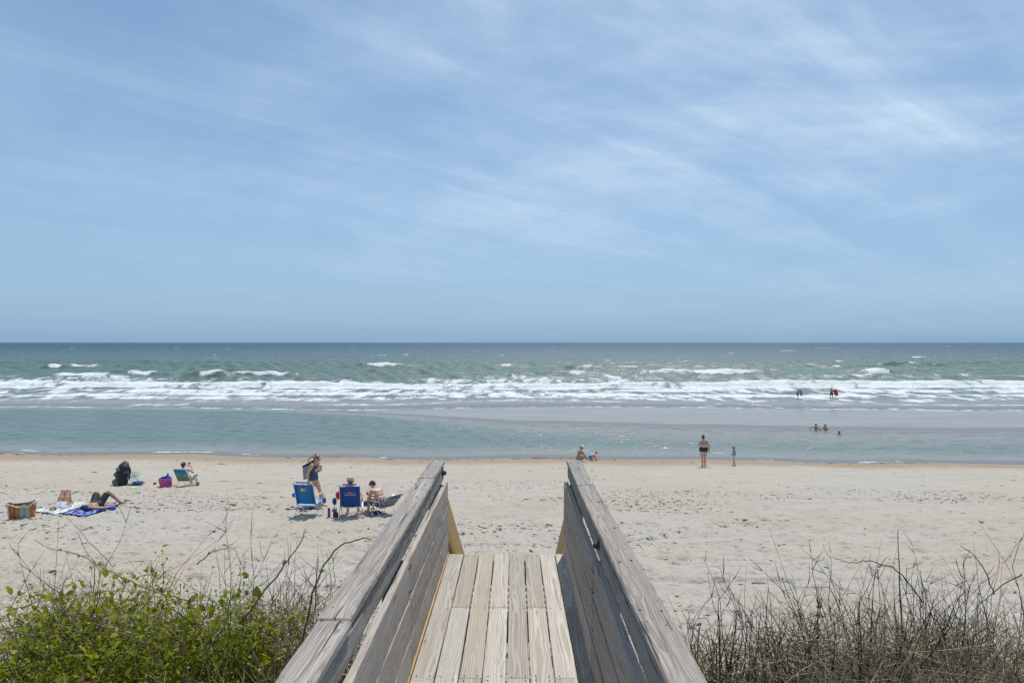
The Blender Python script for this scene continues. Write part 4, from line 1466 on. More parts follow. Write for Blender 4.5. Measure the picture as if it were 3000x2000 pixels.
# --- by the water's edge
def woman_crouch():
    p = at(1697, 1352)
    J = dict(pelvis=(0, -.08, .20), waist=(0, -.06, .36), chest=(0, .02, .54), neck=(0, .09, .70), head=(0, .17, .82),
             shL=(-.165, .07, .65), shR=(.165, .07, .65), elL=(-.20, .26, .42), elR=(.20, .25, .42), wrL=(-.14, .42, .22), wrR=(.15, .42, .20),
             hipL=(-.09, -.06, .19), hipR=(.09, -.06, .19), knL=(-.14, .30, .28), knR=(.14, .30, .26),
             anL=(-.12, -.02, .08), anR=(.12, -.02, .08), toL=(-.13, .14, .03), toR=(.13, .14, .03))
    I = figure('person', 'blond woman in a white cap crouching at the pool edge beside a toddler', p, R(-80), J, M_SKIN_B, 1.0, h=.016, girl=True, head_f=(0, 1, -.35), head_u=(0, .35, 1))
    m = simple('sage green bikini', (0.20, 0.24, 0.19), 0.7, 0.2, 40)
    torso_cloth(I, 'bikini_bottom', m, 0, 1, .014)
    torso_cloth(I, 'bikini_top', m, 4, 5, .012)
    hair(I, M_HAIR_BL, 'long')
    hc, f, u = I['hc'], I['fwd'], I['up']
    mb = MB(); Mh = Matrix.Translation(Vector(hc + u * .045)) @ Matrix(I['Rt'].tolist()).to_4x4()
    mb.lathe([(.100, -.01), (.102, .02), (.09, .06), (.05, .085), (.003, .09)], 16, Mh, caps=False)
    mb.sheet(lambda a, b: tuple(Mh @ Vector(((.10 + .09 * b * math.cos((a - .5) * 2)) * math.sin((a - .5) * 2.2), (.10 + .09 * b) * math.cos((a - .5) * 2.2), -.005 - .02 * b))), 10, 3, .005)
    mb.build('cap', simple('white cap cloth', (.75, .74, .70), .8, .08), I['root'], True)


woman_crouch()


def toddler():
    p = at(1732, 1349)
    J = dict(pelvis=(0, -.10, .30), waist=(0, .03, .40), chest=(0, .17, .46), neck=(0, .30, .50), head=(0, .42, .57),
             shL=(-.16, .26, .45), shR=(.16, .26, .45), elL=(-.17, .32, .26), elR=(.17, .32, .26), wrL=(-.12, .42, .10), wrR=(.12, .42, .10),
             hipL=(-.09, -.08, .28), hipR=(.09, -.08, .28), knL=(-.15, .12, .32), knR=(.15, .12, .32),
             anL=(-.13, -.06, .07), anR=(.13, -.06, .07), toL=(-.14, .08, .03), toR=(.14, .08, .03))
    J['head'] = (0, .45, .62)
    I = figure('person', 'small blond toddler in blue swim shorts crouching with hands in the pool', p, R(-80), J, M_SKIN_A, 0.74, h=.016, head_f=(0, 1, -.5), head_u=(0, .5, 1))
    torso_cloth(I, 'swim_shorts', simple('bright blue swim shorts', (0.02, 0.16, 0.42), 0.7, 0.2), 0, 2, .018, legs=.4)
    hair(I, M_HAIR_BL)


toddler()


def woman_standing():
    p = at(2061, 1367)
    J = STAND()
    J.update(anL=(-.07, -.03, .075), anR=(.08, .02, .075), knL=(-.085, .02, .49), knR=(.09, .03, .49), toL=(-.10, .13, .028), toR=(.11, .18, .028),
             shL=(-.185, 0, 1.375), shR=(.185, 0, 1.375), elR=(.29, -.02, 1.10), wrR=(.33, .02, .84), elL=(-.285, .02, 1.13), wrL=(-.20, .22, 1.24),
             head=(-.015, .09, 1.555), neck=(0, .01, 1.43))
    I = figure('person', 'woman in a blue bikini top and black bottoms standing by the pool', p, R(4), J, M_SKIN_A, 0.99, fat=1.34, h=.016, girl=True, head_f=(-.25, 1, -.4), head_u=(0, .4, 1))
    torso_cloth(I, 'bikini_bottoms', simple('black swim bottoms', (0.010, 0.010, 0.013), 0.6, 0.2), 0, 2, .012, legs=.14, clips=[(V3(0, 0, 1.05), (0, 0, 1))])
    m = simple('blue bikini top', (0.01, 0.10, 0.32), 0.6, 0.2)
    torso_cloth(I, 'bikini_top', m, 4, 5, .013, clips=[(V3(0, 0, 1.275), (0, 0, 1)), (V3(0, 0, 1.21), (0, 0, -1))])
    st = MB()
    for sg in (-1, 1):
        st.tube([V3(sg * .09, -.115, 1.25), V3(sg * .105, -.075, 1.39), V3(sg * .10, 0.02, 1.435)], .013, 6)
    st.build('bikini_strap', m, I['root'], True)
    hair(I, M_HAIR_BR, 'bun')


woman_standing()


def boy_shore():
    p = at(2150, 1365)
    J = STAND()
    J.update(head=(0, .05, 1.56), wrL=(-.12, .20, 1.0), wrR=(.10, .22, 1.0), elL=(-.2, .02, 1.10), elR=(.2, .02, 1.10),
             anL=(-.08, .05, .075), toL=(-.09, .21, .03), anR=(.08, -.10, .075), toR=(.09, .06, .03))
    I = figure('person', 'little boy in a blue rash shirt and pale shorts standing on the sand', p, R(68), J, M_SKIN_A, 0.62, h=.018, head_f=(0, 1, -.3), head_u=(0, .3, 1))
    m = simple('blue rash shirt', (0.04, 0.13, 0.33), 0.7, 0.2)
    s = I['s']; B = Body()
    for a, b, r_ in I['tor'][1:6]: B.cap(a, b, r_ + .014)
    J = I['J']
    for S in 'LR': B.cap(J['sh' + S], lerp(J['el' + S], J['wr' + S], .6), .052 * s, .044 * s)
    V, F = B.mesh(.012, .02); np_mesh('rash_shirt', V, F, m, I['root'])
    torso_cloth(I, 'shorts', simple('pale blue shorts', (0.42, 0.48, 0.58), 0.8, 0.1), 0, 1, .016, legs=.85)
    hair(I, M_HAIR_DK, 'mop')


boy_shore()


# --- two boys with boards in the surf
def boy_board_a():
    p = at(2336, 1175); p.z = -0.02
    J = STAND()
    J.update(pelvis=(0, -.10, .84), hipL=(-.09, -.08, .80), hipR=(.09, -.08, .80), waist=(0, -.04, .99), chest=(0, .05, 1.15), neck=(0, .10, 1.31), head=(0, .15, 1.45),
             shL=(-.16, .08, 1.27), shR=(.16, .08, 1.27), elL=(-.18, .22, 1.02), elR=(.18, .22, 1.02), wrL=(-.14, .42, 1.10), wrR=(.14, .42, 1.10),
             knL=(-.10, .10, .46), knR=(.10, .02, .46), anL=(-.10, .02, .07), anR=(.10, -.12, .07), toL=(-.1, .18, .03), toR=(.1, .04, .03))
    I = figure('person', 'boy in blue shorts wading in the foam holding a pale board upright', p, R(-82), J, M_SKIN_B, 0.82, h=.02)
    torso_cloth(I, 'swim_shorts', simple('teal blue swim shorts', (0.015, 0.07, 0.14), 0.7, 0.2), 0, 2, .018, legs=.8)
    hair(I, M_HAIR_DK)
    q = p + Vector((0.40, -0.02, 0.82))
    t = empty('skimboard', q, R(-82), 'pale green skimboard held upright by the boy in blue shorts', 'skimboard')
    mb = MB()
    n = 20
    ring = [(0.24 * math.cos(a) * (1 if math.sin(a) < 0 else 1 - .18 * math.sin(a)), 0.46 * math.sin(a)) for a in [2 * math.pi * k / n for k in range(n)]]
    mb.add([(x, -.012, z) for x, z in ring] + [(x, .012, z) for x, z in ring],
           [tuple(range(n)), tuple(range(2 * n - 1, n - 1, -1))] + [(k, (k + 1) % n, n + (k + 1) % n, n + k) for k in range(n)])
    o = mb.build('deck', simple('pale sea green board', (0.30, 0.42, 0.38), 0.4, 0.1), t)
    o.rotation_euler = (R(6), 0, R(12))


boy_board_a()


def boy_board_b():
    p = at(2435, 1176); p.z = -0.02
    J = STAND()
    J.update(anL=(-.17, .0, .07), anR=(.17, .02, .07), knL=(-.16, .05, .47), knR=(.14, .05, .47), toL=(-.19, .16, .03), toR=(.2, .17, .03),
             elR=(.27, .05, 1.12), wrR=(.36, .22, 1.02), elL=(-.25, .06, 1.1), wrL=(-.16, .16, .92))
    I = figure('person', 'boy standing in the surf with a red bodyboard under his arm', p, R(-14), J, M_SKIN_B, 0.86, h=.02)
    torso_cloth(I, 'swim_shorts', simple('dark navy swim shorts', (0.012, 0.016, 0.04), 0.7, 0.2), 0, 2, .018, legs=.6)
    hair(I, M_HAIR_DK)
    q = p + Vector((0.52, 0.0, 0.86))
    t = empty('bodyboard', q, R(0), 'red bodyboard carried under the arm of the boy in surf', 'bodyboard')
    mb = MB()
    out = [(-.20, -.48), (.20, -.48), (.26, -.1), (.25, .22), (.13, .48), (-.13, .48), (-.25, .22), (-.26, -.1)]
    n = len(out)
    mb.add([(x, -.028, z) for x, z in out] + [(x, .028, z) for x, z in out],
           [tuple(range(n)), tuple(range(2 * n - 1, n - 1, -1))] + [(k, (k + 1) % n, n + (k + 1) % n, n + k) for k in range(n)])
    o = mb.build('slab', simple('red foam board', (0.55, 0.010, 0.035), 0.45, 0.15), t); bevel(o, .012, 2)
    o.rotation_euler = (R(18), R(-38), R(10))
    mb = MB(); mb.box((-.05, -.034, -.40), (.06, -.0285, .34))
    o2 = mb.build('stripe', simple('dark red print', (0.20, 0.01, 0.02), 0.5), o)
    mb = MB(); mb.tube([(-.05, -.04, .40), (-.25, -.1, .15), (-.33, -.04, .18)], .006, 5)
    mb.build('leash', M_BLACKPL, o)


boy_board_b()


# --- three swimmers in the tidal pool
def swimmer(px, py, rz, label, depth, raised=None, s=0.84):
    p = at(px, py)
    d = FPX * CAM_Z / (py - VPY)
    p = Vector(((px - VPX) / FPX * d, d, -depth))
    J = STAND()
    J.update(elL=(-.34, .10, 1.20), wrL=(-.36, .30, 1.08), elR=(.34, .10, 1.20), wrR=(.36, .30, 1.08))
    if raised == 'L':
        J.update(elL=(-.46, .0, 1.30), wrL=(-.60, .08, 1.08))
    I = figure('person', label, p, rz, J, M_SKIN_B, s, h=.02)
    torso_cloth(I, 'swim_shorts', simple('dark navy swim shorts', (0, 0, 0)), 0, 2, .018, legs=.6)
    hair(I, M_HAIR_DK)


swimmer(2389, 1258, R(-20), 'dark-haired boy chest-deep in the pool with one elbow lifted', 0.92, 'L')
swimmer(2416, 1259, R(5), 'dark-haired boy chest-deep in the pool with both elbows out', 0.95)
swimmer(2457, 1274, R(-60), 'dark-haired boy with only head and shoulders above the pool', 1.10)
# ------------------------------------------------------------------ chairs, bags, towels and small things on the beach
M_BLUE1 = simple('azure chair fabric', (0.006, 0.155, 0.43), 0.75, 0.16, 120, 0.3)
M_BLUE1D = simple('dark azure hem', (0.005, 0.105, 0.30), 0.75, 0.16, 120)
M_BLUE2 = simple('royal blue chair fabric', (0.006, 0.055, 0.26), 0.75, 0.2, 120, 0.3)
M_ARM = wood('varnished pine armrest', (0.42, 0.24, 0.08), (0.55, 0.34, 0.13), (0.68, 0.45, 0.19), ring=16, contrast=.4, check=.0, rough=.5, rnd=.03)
M_SEATLT = simple('pale seat lining', (0.32, 0.45, 0.60), 0.8, 0.1)
M_SEATGR = simple('grey seat lining', (0.33, 0.35, 0.40), 0.8, 0.1)


def tall_chair(p, rz, label, fab, seat, pillow, detail):
    root = empty('beach_chair', p, rz, label, 'chair', 'tall beach chairs with wooden arms')
    hw = 0.29
    BT, BB = V3(0, -.44, 1.05), V3(0, -.19, .36)          # top and foot of the back
    # legs: the rear foot rises forward to the arm, the front foot rises back
    for sg in (-1, 1):
        mb = MB(); mb.tube([(sg * (hw + .035), -.30, 0.0), (sg * (hw + .03), -.26, .08), (sg * (hw + .02), .24, .60)], .0125, 8)
        l = mb.build('rear_leg', M_ALU, root, True)
        mb = MB(); mb.lathe([(.018, -.01), (.019, .02), (.014, .03)], 8, Matrix.Translation((sg * (hw + .035), -.302, .004)))
        mb.build('foot_cap', M_BLACKPL, l, True)
        mb = MB(); mb.tube([(sg * (hw + .015), .27, 0.0), (sg * (hw + .012), .24, .08), (sg * (hw + .005), -.02, .46), (sg * (hw + .02), .06, .60)], .0125, 8)
        mb.build('front_leg', M_ALU, root, True)
        # armrest: a shaped plank
        mb = MB()
        prof = [(-.26, .024), (-.22, .033), (-.02, .031), (.16, .036), (.27, .040), (.31, .030)]
        vs = []
        for y, w in prof:
            z = .612 + .05 * (y + .26)
            for (xx, zz) in ((-w, 0), (w, 0), (w, .022), (-w, .022)):
                vs.append((sg * (hw + .03) + xx, y, z + zz))
        fs = [(0, 1, 2, 3)] + [tuple((len(prof) - 1) * 4 + k for k in (3, 2, 1, 0))]
        for i in range(len(prof) - 1):
            for k in range(4):
                l_ = (k + 1) % 4
                fs.append((i * 4 + l_, i * 4 + k, (i + 1) * 4 + k, (i + 1) * 4 + l_))
        mb.add(vs, fs)
        o = mb.build('armrest', M_ARM, root); bevel(o, .006, 2)
        mb = MB(); mb.lathe([(.016, -.012), (.018, 0), (.016, .012)], 10, Matrix.Translation((sg * (hw + .004), -.19, .37)) @ Matrix.Rotation(R(90), 4, 'Y'))
        mb.build('pivot', M_BLACKPL, root, True)
    # back frame: one bent tube
    mb = MB()
    c = 0.05
    top = [(-hw, *lerp(BB, BT, t)[1:]) for t in (0, .5, .93)] + [(-hw + .02, *lerp(BB, BT, .985)[1:]), (-hw + c, *BT[1:]), (hw - c, *BT[1:]), (hw - .02, *lerp(BB, BT, .985)[1:])] + [(hw, *lerp(BB, BT, t)[1:]) for t in (.93, .5, 0)]
    mb.tube(top, .0125, 8)
    mb.build('back_frame', M_WHITETUBE if detail == 'sail' else M_ALU, root, True)
    mb = MB(); mb.tube([(-hw + .09, *(BT + V3(0, -.002, .002))[1:]), (hw - .09, *(BT + V3(0, -.002, .002))[1:])], .021, 10)
    mb.build('top_sleeve', pillow, root, True)
    # back fabric, slightly sagging, with a hem down each side
    def bk(u, v):
        t = 0.04 + .86 * v
        q = lerp(BB, BT, t)
        sag = .030 * math.sin(math.pi * u) * math.sin(math.pi * min(1, v + .15))
        return (-hw + .004 + 2 * (hw - .004) * u, q[1] - sag * .94, q[2] - sag * .34)
    mb = MB(); mb.sheet(bk, 14, 12, .008)
    back = mb.build('back_fabric', fab, root, True)
    for u0, u1 in ((0, .13), (.87, 1)):
        mb = MB(); mb.sheet(lambda u, v: tuple(V3(*bk(u0 + (u1 - u0) * u, v)) + V3(0, -.0165, -.006)), 3, 12, .004)
        mb.build('hem', M_BLUE1D if fab is M_BLUE1 else fab, back, True)
    # seat
    def st(u, v):
        return (-hw + .01 + 2 * (hw - .01) * u, -.20 + .48 * v, .345 + .07 * v - .045 * math.sin(math.pi * u) * math.sin(math.pi * v))
    mb = MB(); mb.sheet(st, 10, 10, .008); mb.build('seat', seat, root, True)
    mb = MB(); mb.tube([(-hw, .30, .42), (-hw, -.20, .345), (-hw + .03, -.225, .34), (hw - .03, -.225, .34), (hw, -.20, .345), (hw, .30, .42), (-hw, .30, .42)], .0125, 8)
    mb.build('seat_frame', M_ALU, root, True)
    mb = MB(); mb.tube([(-hw - .012, .245, .08), (hw + .012, .245, .08)], .009, 6); mb.build('crossbar', M_WHITETUBE, root, True)
    # cup pouch on the right arm
    mb = MB(); mb.lathe([(.02, -.15), (.05, -.14), (.058, -.09), (.052, -.02), (.056, 0), (.05, 0), (.046, -.03)], 12, Matrix.Translation((hw + .125, .10 if detail == 'boards' else -.02, .50 if detail == 'boards' else .46)), caps=False)
    mb.build('cup_pouch', fab, root, True)
    # printed emblem on the back
    def on_back(u, v, lift=.024):
        q = V3(*bk(u, v)); return q + V3(0, -.94 * lift, -.34 * lift)
    def plate(name, pts, mat, lift=.0155):
        mb = MB()
        P = [on_back(u, v, lift) for u, v in pts]; Q = [on_back(u, v, lift - .003) for u, v in pts]
        n = len(P)
        mb.add(P + Q, [tuple(range(n)), tuple(range(2 * n - 1, n - 1, -1))] + [(k, (k + 1) % n, n + (k + 1) % n, n + k) for k in range(n)])
        return mb.build(name, mat, back)
    if detail == 'boards':
        cols = [(.70, .72, .72), (.66, .62, .40), (.75, .48, .04), (.60, .14, .04), (.35, .52, .62)]
        for k, cc in enumerate(cols):
            u = .375 + .055 * k; hgt = [.17, .21, .17, .16, .22][k]
            pts = [(u + .024 * math.sin(a), .66 + hgt * .5 - hgt * .5 * math.cos(a)) for a in [2 * math.pi * q / 12 for q in range(12)]]
            plate('emblem_board', pts, simple('emblem colour %d' % k, cc, .7, .05), .017)
        plate('emblem_line', [(.33, .735), (.68, .735), (.68, .75), (.33, .75)], simple('emblem red', (.45, .06, .02), .7), .0205)
        plate('emblem_line', [(.31, .632), (.72, .637), (.71, .650), (.33, .648)], simple('emblem brown', (.12, .05, .04), .7), .017)
        mb = MB(); mb.box((-.012, -.002, -.06), (.012, .002, .06)); 
        o = mb.build('hang_tag', M_BLUE1D, back); o.location = on_back(.5, .97, .02)
    else:
        red = simple('emblem orange red', (.55, .085, .02), .7)
        plate('emblem_sail', [(.30, .655), (.72, .665), (.68, .70), (.60, .715), (.56, .755), (.50, .775), (.44, .765), (.42, .72), (.36, .685)], red, .017)
        plate('emblem_line', [(.24, .688), (.76, .688), (.76, .694), (.24, .694)], simple('emblem white', (.7, .7, .72), .7), .0205)
        cu = bpy.data.curves.new('lettering', 'FONT'); cu.body = 'Tommy Bahama'; cu.size = .052; cu.align_x = 'CENTER'; cu.extrude = .001; cu.shear = .3
        tmp = bpy.data.objects.new('lettering', cu); COL.objects.link(tmp)
        me = bpy.data.meshes.new_from_object(tmp)
        COL.objects.unlink(tmp); bpy.data.objects.remove(tmp)
        o = link_mesh('lettering', me, simple('emblem white', (.7, .7, .72), .7), back)
        q = on_back(.5, .585, .020)
        tiltv = (BT - BB); ang = math.atan2(tiltv[2], -tiltv[1])
        o.matrix_local = Matrix.Translation(q) @ Matrix(((1, 0, 0), (0, -math.cos(ang), 0), (0, math.sin(ang), 0))).to_4x4() if False else Matrix.Translation(q) @ Matrix.Rotation(math.pi / 2 + (math.pi / 2 - ang), 4, 'X')
    return root


P_CH1 = at(906, 1512)
tall_chair(P_CH1, R(-8), 'empty light blue beach chair with a surfboard print and wooden arms', M_BLUE1, M_SEATLT, M_BLUE1, 'boards')
tall_chair(P_CH2, R(7), 'royal blue beach chair with a red print, man in a hat seated in it', M_BLUE2, M_SEATGR, simple('indigo sleeve', (0.03, 0.045, 0.24), .8), 'sail')


def loc_of(p, rz, v):
    return Vector(p) + Matrix.Rotation(rz, 3, 'Z') @ Vector(v)


def bundle(name, label, cat, p, rz, r, mat, seed, n=3, lumps=.35):
    """crumpled cloth: folded lobes grown together into one mesh"""
    r2 = np.random.default_rng(seed)
    B = Body()
    B.ell((0, 0, r[2] * .55), (r[0] * .8, r[1] * .8, r[2] * .55))
    for k in range(n * 4):
        a = r2.uniform(0, 6.28); q = r2.uniform(.25, .8)
        c = V3(math.cos(a) * q * r[0], math.sin(a) * q * r[1], r2.uniform(.15, .75) * r[2])
        d = V3(r2.normal(), r2.normal(), r2.normal() * .3); d /= np.linalg.norm(d)
        B.cap(c - d * r[0] * lumps, c + d * r[0] * lumps, .16 * min(r), .12 * min(r))
    V, F = B.mesh(max(.006, min(r) * .09), .02)
    o = np_mesh(name, V, F, mat)
    o.location = p; o.rotation_euler = (0, 0, rz)
    return tag(o, label, cat)


# pouch hanging at the left of the light blue chair
bundle('sling_pouch', 'bright blue pouch hanging off the left of the light blue chair', 'pouch', loc_of(P_CH1, R(-8), (-.40, -.12, .55)), .3, (.10, .07, .12), M_BLUE1, 3)
# bottle in the cup pouch
def bottle(name, label, p, prof, mat, lid=None, lid_prof=None, n=14, rz=0, loop=None):
    t = empty(name, p, rz, label, 'bottle')
    mb = MB(); mb.lathe(prof, n); mb.build('flask', mat, t, True)
    if lid:
        mb = MB(); mb.lathe(lid_prof, n)
        if loop: mb.tube([(math.cos(a) * loop[0], 0, loop[1] + math.sin(a) * loop[0]) for a in np.linspace(0, 2 * math.pi, 12, endpoint=False)], .006, 6, closed=True)
        mb.build('lid', lid, t, True)
    return t


bottle('water_bottle', 'white water bottle in the cup pouch of the light blue chair', loc_of(P_CH1, R(-8), (.415, .10, .39)),
       [(.028, 0), (.033, .01), (.033, .15), (.026, .18), (.016, .20)], simple('white bottle', (.7, .7, .72), .4), simple('white lid', (.75, .75, .76), .4), [(.018, .20), (.019, .225), (.004, .23)])
p = at(963.5, 1517)
bottle('water_bottle', 'tall purple water bottle standing between the two blue chairs', p, [(.034, -.01), (.040, .01), (.041, .20), (.036, .235)],
       simple('purple bottle', (.115, .035, .33), .35, .1), simple('dark purple lid', (.07, .02, .22), .4), [(.037, .235), (.038, .262), (.028, .28), (.015, .292), (.004, .295)])
p = at(983, 1516)
bottle('water_bottle', 'round black flask with a loop lid beside the royal blue chair', p, [(.06, -.01), (.078, .03), (.082, .09), (.07, .14), (.04, .165), (.032, .18)],
       simple('black flask', (.016, .012, .012), .3), simple('grey lid', (.10, .11, .12), .4), [(.036, .175), (.038, .22), (.034, .25), (.03, .262)], loop=(.03, .275))
p = at(976, 1503)
bottle('drink_can', 'small red can behind the round black flask', p, [(.030, -.01), (.032, 0), (.032, .09), (.027, .10)], simple('red can', (.4, .03, .06), .35))
p = at(1084, 1511)
bottle('tumbler', 'squat blue tumbler on the sand beside the hunched boy', p, [(.045, -.01), (.050, .01), (.052, .09), (.046, .105)],
       simple('blue enamel tumbler', (.03, .12, .30), .35, .1), simple('blue lid', (.04, .09, .2), .4), [(.047, .105), (.046, .118), (.03, .125), (.012, .127), (.012, .14), (.004, .141)])
# red towel over the left arm of the royal blue chair, blue pouch under it with straps
bundle('red_cloth', 'bright red cloth hanging over the left arm of the royal blue chair', 'cloth', loc_of(P_CH2, 0, (-.34, -.18, .56)), 0, (.085, .10, .22), simple('red cotton', (.48, .008, .025), .85, .15), 5)
bundle('blue_pouch', 'blue pouch with dark straps hanging left of the royal blue chair', 'pouch', loc_of(P_CH2, 0, (-.47, -.10, .38)), .5, (.075, .06, .20), simple('cobalt nylon', (.006, .07, .26), .6, .2), 6)
t = MB(); t.tube([loc_of(P_CH2, 0, (-.42, -.16, .50)), loc_of(P_CH2, 0, (-.46, -.2, .3)), loc_of(P_CH2, 0, (-.48, -.2, .12))], .008, 5)
tag(t.build('strap', M_BLACKPL), 'thin dark strap dangling beside the royal blue chair', 'strap')


# striped low chair of the hunched boy
def low_chair(p, rz, label, fab, tube, arm_mat, back_vec, hw=.27, seat_z=.24, group=None, arms=True, pocket=None, back_h=.62, arm_z=.42):
    root = empty('beach_chair', p, rz, label, 'chair', group)
    BB = V3(0, -.20, seat_z); BT = BB + V3(*back_vec) * back_h
    def bk(u, v):
        q = lerp(BB, BT, .03 + .93 * v); sag = .035 * math.sin(math.pi * u) * math.sin(math.pi * min(1, v + .1))
        return (-hw + 2 * hw * u, q[1] - sag, q[2] - sag * .3)
    mb = MB(); mb.sheet(bk, 12, 12, .008); back = mb.build('back_fabric', fab, root, True)
    c = .05
    mb = MB(); mb.tube([(-hw, *BB[1:]), (-hw, *lerp(BB, BT, .92)[1:]), (-hw + c, *BT[1:]), (hw - c, *BT[1:]), (hw, *lerp(BB, BT, .92)[1:]), (hw, *BB[1:])], .012, 8)
    mb.build('back_frame', tube, root, True)
    mb = MB(); mb.sheet(lambda u, v: (-hw + 2 * hw * u, -.20 + .50 * v, seat_z + .05 * v - .04 * math.sin(math.pi * u) * math.sin(math.pi * v)), 10, 8, .008)
    mb.build('seat', fab, root, True)
    mb = MB(); mb.tube([(-hw, .31, seat_z + .05), (-hw, -.2, seat_z), (-hw + .03, -.22, seat_z), (hw - .03, -.22, seat_z), (hw, -.2, seat_z), (hw, .31, seat_z + .05), (-hw, .31, seat_z + .05)], .012, 8)
    mb.build('seat_frame', tube, root, True)
    for sg in (-1, 1):
        x = sg * (hw + .02)
        mb = MB(); mb.tube([(x, -.27, 0), (x, -.24, .05), (x, .16, arm_z)], .011, 8); mb.build('rear_leg', tube, root, True)
        mb = MB(); mb.tube([(x - sg * .02, .25, 0), (x - sg * .02, .22, .05), (x - sg * .02, .0, arm_z)], .011, 8); mb.build('front_leg', tube, root, True)
        if arms:
            mb = MB(); mb.ellipsoid((x, .03, arm_z + .015), (.036, .235, .016), 16, 8)
            o = mb.build('armrest', arm_mat, root, True)
    mb = MB(); mb.tube([(-hw, .225, .03), (hw, .225, .03)], .009, 6); mb.build('crossbar', tube, root, True)
    mb = MB(); mb.tube([(-hw, -.25, .03), (hw, -.25, .03)], .009, 6); mb.build('crossbar', tube, root, True)
    if pocket:
        mb = MB(); mb.sheet(lambda u, v: tuple(V3(*bk(.28 + .44 * u, .50 + .28 * v)) + V3(0, -.02 - .025 * math.sin(math.pi * u), -.008)), 8, 4, .006)
        mb.build('back_pocket', pocket, back, True)
    return root, bk


M_STR = stripes('blue, white and tan striped canvas', 2, 9.0, [(0, (0.02, 0.06, 0.16)), (.24, (.58, .60, .62)), (.36, (.05, .07, .10)), (.50, (.40, .33, .26)), (.62, (.6, .6, .62)), (.72, (.04, .12, .26))])
P_BC = loc_of(P_BOY, R(50), (0, -.06, 0))
ch, bk = low_chair(P_BC, R(50), 'low chair with blue and white striped canvas behind the hunched boy', M_STR, M_ALU, simple('grey armrest', (.28, .28, .29), .5), (0, -.72, .69), seat_z=.25, group='low beach chairs')
mb = MB()
for u in (.3, .5, .7):
    a = V3(*bk(u, .98)) + V3(0, -.03, -.012); b = V3(*bk(u, .80)) + V3(0, -.035, -.012)
    mb.tube([a, b], .012, 5)
mb.build('lashing', M_BLACKPL, ch)

# teal chair with the woman, teal chair with the backpack
M_TEAL = simple('teal armrest', (.015, .24, .36), .45, .1)
M_OMBRE = stripes('teal to green banded mesh', 2, 1.35, [(0, (.20, .34, .10)), (.42, (.25, .36, .12)), (.52, (.10, .20, .30)), (.60, (.38, .48, .22)), (.68, (.11, .24, .32)), (.80, (.03, .28, .38)), (.97, (.02, .20, .30))])
low_chair(P_CH4, R(-8), 'white-framed chair with teal and green back, woman with phone in it', M_OMBRE, M_WHITETUBE, M_TEAL, (0, -.52, .85), group='low beach chairs', pocket=M_TEAL)
P_CH3 = at(388, 1421)
low_chair(P_CH3, R(-52), 'teal-armed low chair loaded with a big black backpack', simple('pale green mesh', (.28, .36, .25), .8), M_WHITETUBE, M_TEAL, (0, -.42, .91), group='low beach chairs', back_h=.46)


def backpack():
    p = loc_of(P_CH3, R(-52), (0, -.47, 0))
    root = empty('backpack', p, R(-52), 'big black and grey backpack leaning on the empty teal-armed chair', 'backpack')
    root.scale = (1.16, 1.16, 1.06)
    bl = simple('black nylon', (.010, .010, .012), .6, .3, 60, .3); gr = simple('grey nylon', (.105, .105, .11), .7, .2, 60, .3)
    B = Body()
    B.cap((-.15, .05, .18), (.15, .05, .18), .185); B.cap((-.14, .08, .45), (.14, .08, .45), .19); B.cap((-.11, .12, .68), (.11, .12, .68), .15); B.cap((-.06, .17, .79), (.06, .17, .79), .10)
    V, F = B.mesh(.014, .06, clips=[(V3(0, 0, .01), (0, 0, -1))]); np_mesh('main_bag', V, F, bl, root)
    B = Body(); B.cap((-.10, -.09, .42), (.10, -.09, .42), .085); B.cap((-.08, -.04, .62), (.08, -.04, .62), .07)
    V, F = B.mesh(.012, .04); fp = np_mesh('front_pocket', V, F, gr, root)
    B = Body(); B.cap((-.16, -.10, .13), (.16, -.10, .13), .115); B.cap((-.17, -.02, .08), (.17, .02, .08), .085)
    V, F = B.mesh(.012, .04, clips=[(V3(0, 0, .005), (0, 0, -1))]); np_mesh('lower_pocket', V, F, gr, root)
    mb = MB(); mb.box((-.02, -.006, -.05), (.035, .006, .05)); o = mb.build('logo_patch', simple('pale blue patch', (.55, .68, .85), .6), root); o.location = (.155, -.03, .60); o.rotation_euler = (R(-18), 0, R(60))
    for sg in (-1, 1):
        mb = MB(); mb.tube([(sg * .10, .26, .74), (sg * .13, .31, .55), (sg * .14, .26, .2)], .022, 6); mb.build('shoulder_strap', bl, root, True)
    mb = MB(); mb.tube([(-.05, .17, .89), (-.03, .16, .93), (.03, .16, .93), (.05, .17, .89)], .010, 6); mb.build('grab_handle', bl, root, True)


backpack()

# toys and tubs
p = at(401, 1424)
t = empty('toy_tub', p, 0, 'blue plastic tub of sand toys beside the backpack chair', 'tub')
mb = MB(); mb.lathe([(.16, -.01), (.175, .01), (.205, .13), (.212, .135), (.20, .135), (.17, .02), (.01, .018)], 24, caps=False); mb.build('basin', simple('blue plastic', (.006, .10, .33), .4, .1), t, True)
tg = bundle('toy_mould', 'teal sand mould sticking out of the blue tub', 'toy', p + Vector((.10, 0, .07)), 0, (.08, .06, .11), simple('teal plastic', (.05, .38, .42), .4), 8)
bundle('sand_toy', 'dark sand toys heaped in the blue tub', 'toy', p + Vector((-.05, .02, .05)), 0, (.11, .08, .09), simple('brown plastic', (.06, .045, .04), .5), 9)
p = at(419, 1418); mb = MB(); mb.ellipsoid((0, 0, .045), (.05, .05, .055), 14, 8); mb.tube([(-.02, 0, .09), (0, 0, .12), (.02, 0, .09)], .008, 5); o = mb.build('toy_ball', simple('yellow plastic', (.75, .38, .01), .4), None, True); o.location = p; tag(o, 'yellow ball-shaped sand toy right of the blue tub', 'toy')
